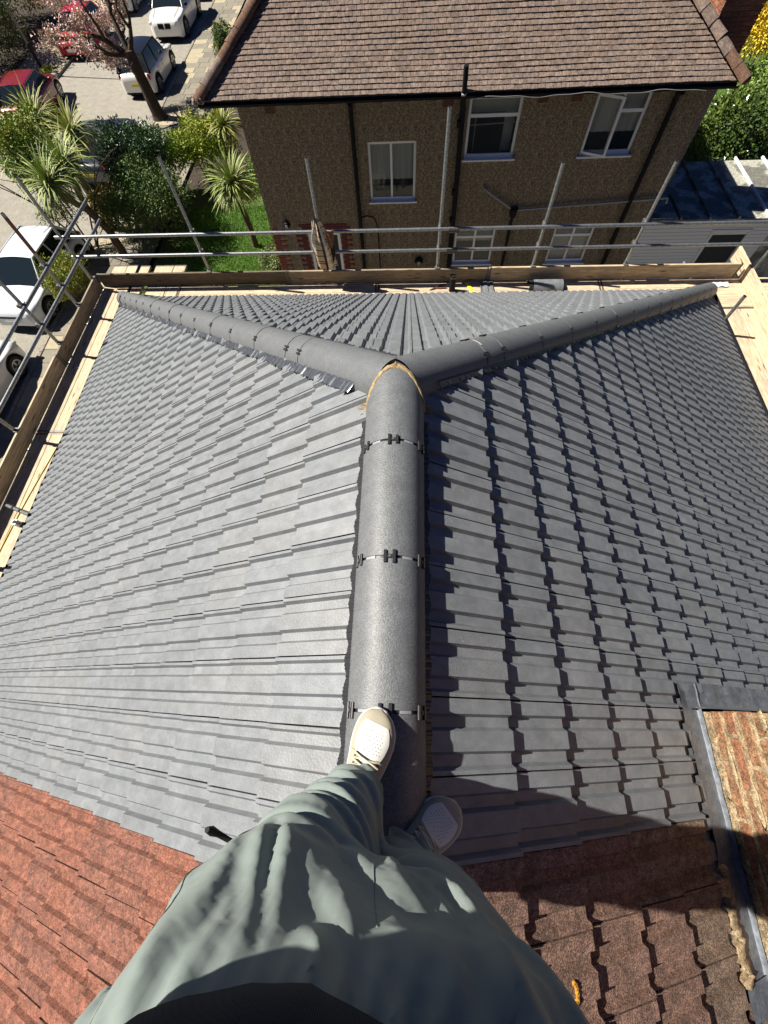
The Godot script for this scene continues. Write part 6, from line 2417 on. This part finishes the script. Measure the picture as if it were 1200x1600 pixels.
	for i in 7:
		var f := i / 6.0
		var z := lerpf(zb[1], zb[2], f)
		var row := PackedVector3Array()
		for j in 9:
			var a := lerpf(-1, 1, j / 8.0)
			row.append(Vector3(a * wt * 1.02, y1 - 0.02 + 0.05 * (1.0 - a * a) - 0.03 * pow(absf(f - 0.45) * 2.0, 2.0), z))
		rows.append(row)
	mb = MB.new()
	mb.grid(rows, false, true)
	obj("roof", mb, roofm if roofm else paint, t)
	# bonnet seams
	mb = MB.new()
	for s in [-1.0, 1.0]: mb.tube([Vector3(s * w * 0.62, H * 0.525 + 0.02, -L * 0.44), Vector3(s * w * 0.72, H * 0.59 + 0.025, -L * 0.23)], 0.008, 5)
	obj("bonnet_seam", mb, mats.black, t)
	# wheels
	for ax in [axf, axr]:
		for s in [-1.0, 1.0]:
			var x: float = s * (w - 0.10)
			var wm := MB.new()
			wm.tube([Vector3(x - 0.10, wr, ax), Vector3(x - 0.085, wr, ax), Vector3(x + 0.085, wr, ax), Vector3(x + 0.10, wr, ax)], [wr - 0.03, wr, wr, wr - 0.03], 22)
			var wh := obj("wheel", wm, mats.tyre, t)
			wm = MB.new()
			var xo: float = x + s * 0.102
			for k in 5:
				var a := TAU * k / 5.0
				bar(wm, Vector3(xo, wr, ax), Vector3(xo, wr + cos(a) * wr * 0.62, ax + sin(a) * wr * 0.62), 0.07, 0.012, 0.003, Vector3(1, 0, 0))
			wm.tube([Vector3(xo - 0.006, wr, ax), Vector3(xo + 0.006, wr, ax)], wr * 0.2, 12)
			for k in 22:
				var a := TAU * k / 22.0
				var b := TAU * (k + 1) / 22.0
				bar(wm, Vector3(xo, wr + cos(a) * wr * 0.64, ax + sin(a) * wr * 0.64), Vector3(xo, wr + cos(b) * wr * 0.64, ax + sin(b) * wr * 0.64), 0.03, 0.012, 0.0, Vector3(1, 0, 0))
			obj("rim", wm, mats.alloy, wh)
			# dark arch lip
			wm = MB.new()
			var arc := []
			for k in 11: arc.append(Vector3(s * (w * 1.0), wr + sin(PI * k / 10.0) * (wr + 0.06), ax + cos(PI * k / 10.0) * (wr + 0.06)))
			wm.tube(arc, 0.03 if style == "mini" else 0.018, 5)
			obj("wheel_arch", wm, mats.black, t)
	# lamps, grille, bumpers, plates, mirrors, handles
	for s in [-1.0, 1.0]:
		mb = MB.new()
		lump(mb, Vector3(s * w * 0.74, H * 0.46, -L * 0.474), Vector3(0.16, 0.075, 0.09), 0.0, 6, 12)
		obj("headlight", mb, mats.lens, t)
		mb = MB.new()
		lump(mb, Vector3(s * w * 0.80, H * 0.50, L * 0.476), Vector3(0.085, 0.15 if style == "mini" else 0.09, 0.05), 0.0, 6, 12)
		obj("tail_light", mb, mats.red_lens, t)
		mb = MB.new()
		lump(mb, Vector3(s * (w + 0.07), belt + 0.04, zb[0] + 0.22), Vector3(0.10, 0.075, 0.06), 0.0, 6, 10)
		obj("mirror", mb, paint if style != "suv" else mats.black, t)
		for z in [-0.02, 0.17]:
			mb = MB.new()
			bar(mb, Vector3(s * (w + 0.004), belt - 0.14, z * L), Vector3(s * (w + 0.004), belt - 0.14, z * L + 0.17), 0.02, 0.025, 0.005)
			obj("door_handle", mb, paint, t)
			mb = MB.new()
			mb.tube([Vector3(s * (w + 0.002), clear + 0.14, z * L + 0.22), Vector3(s * (w + 0.002), belt - 0.06, z * L + 0.24)], 0.005, 4)
			obj("door_seam", mb, mats.black, t)
	mb = MB.new()
	if style == "suv":
		for s in [-1.0, 1.0]: span(mb, Vector3(s * 0.2 - 0.16, H * 0.335, -L * 0.5 - 0.02), Vector3(s * 0.2 + 0.17, H * 0.455, -L * 0.48), 0.02)
	else:
		span(mb, Vector3(-w * 0.45, H * 0.37, -L * 0.502), Vector3(w * 0.45, H * 0.42, -L * 0.49), 0.008)
	span(mb, Vector3(-w * 0.62, H * 0.17, -L * 0.492), Vector3(w * 0.62, H * 0.26, -L * 0.478), 0.01)
	obj("grille", mb, mats.black, t)
	mb = MB.new()
	span(mb, Vector3(-w * 0.72, clear, L * 0.47), Vector3(w * 0.72, H * 0.24, L * 0.499), 0.015)
	obj("rear_bumper", mb, mats.black, t)
	for q in [[-L * 0.508, H * 0.30], [L * 0.506, H * 0.36]]:
		mb = MB.new()
		span(mb, Vector3(-0.26, q[1] - 0.055, q[0] - 0.006), Vector3(0.26, q[1] + 0.055, q[0] + 0.006), 0.003)
		obj("number_plate", mb, mats.white if q[0] < 0 else mats.plate, t)
	return t

func build_cars():
	rng.seed = 501
	var shine := func(c: Color):
		var m := mat(c, 0.28)
		m.clearcoat_enabled = true
		m.clearcoat = 0.8
		m.clearcoat_roughness = 0.04
		return m
	mats.car_glass = mat(Color(0.012, 0.018, 0.022), 0.04)
	mats.car_glass.metallic_specular = 0.7
	mats.tyre = mat(Color(0.02, 0.02, 0.02), 0.85)
	mats.alloy = mat(Color(0.45, 0.46, 0.47), 0.3, 0.8)
	mats.lens = mat(Color(0.55, 0.57, 0.58), 0.08)
	mats.red_lens = mat(Color(0.35, 0.01, 0.012), 0.12)
	mats.plate = mat(Color(0.62, 0.50, 0.06), 0.5)
	var white: Material = shine.call(Color(0.74, 0.74, 0.72))
	car("parked_car", "white sport utility car with twin kidney grille facing us", Vector3(-13.92, -0.1, -36.55), PI, white, 4.88, 1.94, 1.74, "suv")
	car("parked_car", "white hatchback with black roof parked behind the cherry trunk", Vector3(-13.62, -0.1, -29.5), 0.0, white, 4.1, 1.80, 1.56, "mini", shine.call(Color(0.012, 0.013, 0.016)))
	car("parked_car", "dark red hatchback across the road behind the garden palms", Vector3(-18.72, -0.1, -26.6), 0.12, shine.call(Color(0.20, 0.012, 0.016)), 4.1, 1.78, 1.48, "hatch")
	car("parked_car", "bright red hatchback facing us behind the cherry blossom", Vector3(-18.85, -0.1, -34.3), PI, shine.call(Color(0.48, 0.014, 0.03)), 4.1, 1.76, 1.48, "hatch")
	car("parked_car", "dark blue car half hidden behind the glossy shrub", Vector3(-13.35, -0.1, -21.7), 0.0, shine.call(Color(0.02, 0.028, 0.04)), 4.3, 1.78, 1.45, "saloon")
	car("parked_car", "silver-white car facing us beside the golden conifer bush", Vector3(-12.95, -0.1, -13.25), PI - 0.05, shine.call(Color(0.62, 0.66, 0.70)), 4.35, 1.80, 1.50, "hatch")
	car("parked_car", "pale car at the left edge with its alloy wheel showing", Vector3(-13.12, -0.1, -7.9), 0.0, shine.call(Color(0.60, 0.61, 0.62)), 4.2, 1.80, 1.46, "hatch")
	car("parked_car", "silver car half hidden behind the blossom, far up the road", Vector3(-18.2, -0.1, -40.5), PI, shine.call(Color(0.45, 0.47, 0.49)), 4.2, 1.76, 1.47, "hatch")
	car("parked_car", "light blue car at the top edge behind the white one", Vector3(-13.5, -0.1, -42.4), PI, shine.call(Color(0.25, 0.32, 0.42)), 4.1, 1.76, 1.47, "hatch")
	# lamp post
	var t := thing("lamp_post", "slim street lamp post leaning over the far pavement", "lamp post", Vector3(-20.1, -0.02, -30.7))
	var mb := MB.new()
	mb.tube([Vector3(0, 0, 0), Vector3(0, 1.1, 0), Vector3(0, 1.15, 0)], [0.085, 0.08, 0.055], 12)
	obj("base", mb, mats.black, t)
	mb = MB.new()
	mb.tube([Vector3(0, 1.1, 0), Vector3(0, 5.2, 0), Vector3(0.3, 5.6, 0), Vector3(0.9, 5.7, 0)], [0.05, 0.042, 0.035, 0.03], 10)
	obj("post", mb, mats.coupler, t)
	mb = MB.new()
	lump(mb, Vector3(1.1, 5.68, 0), Vector3(0.3, 0.06, 0.12), 0.0, 6, 12)
	obj("lantern", mb, mats.greyplastic, t)

func set_view():
	var th := 1.1351
	var yaw := -0.1245
	var roll := -0.0988
	var f := Vector3(sin(yaw) * cos(th), -sin(th), -cos(yaw) * cos(th))
	var r0 := Vector3(cos(yaw), 0, sin(yaw))
	var u0 := r0.cross(f)
	var r := r0 * cos(roll) + u0 * sin(roll)
	var u := u0 * cos(roll) - r0 * sin(roll)
	var cam := Camera3D.new()
	cam.name = "camera"
	cam.fov = 102.35
	cam.near = 0.02
	cam.far = 400.0
	add_child(cam)
	cam.transform = Transform3D(Basis(r, u, -f), Vector3(0.0493, GY + 1.2735, 0.0))
	cam.current = true
	var env := Environment.new()
	env.background_mode = Environment.BG_SKY
	var sky := Sky.new()
	var sm := ProceduralSkyMaterial.new()
	sm.sky_top_color = Color(0.14, 0.28, 0.55)
	sm.sky_horizon_color = Color(0.46, 0.60, 0.78)
	sm.sky_curve = 0.12
	sm.ground_bottom_color = Color(0.16, 0.15, 0.13)
	sm.ground_horizon_color = Color(0.50, 0.58, 0.64)
	sm.sky_energy_multiplier = 0.52
	sky.sky_material = sm
	env.sky = sky
	env.tonemap_mode = Environment.TONE_MAPPER_LINEAR
	env.tonemap_exposure = 2.05
	env.sdfgi_enabled = true
	env.ssao_enabled = true
	env.ssil_enabled = true
	var we := WorldEnvironment.new()
	we.name = "world_environment"
	we.environment = env
	add_child(we)
	var sun := DirectionalLight3D.new()
	sun.name = "sun"
	sun.light_energy = 1.6
	sun.light_color = Color(1.0, 0.97, 0.92)
	sun.light_angular_distance = 0.5
	sun.shadow_enabled = true
	add_child(sun)
	var az := deg_to_rad(80.0)
	var el := deg_to_rad(48.5)
	var d := Vector3(sin(az) * cos(el), -sin(el), cos(az) * cos(el))
	sun.look_at_from_position(Vector3(0, 30, 0), Vector3(0, 30, 0) + d, Vector3.UP)

func _ready():
	set_view()
	make_materials()
	build_roof()
	build_scaffold()
	build_neighbour()
	build_ground()
	build_plants()
	build_cars()
	build_person()
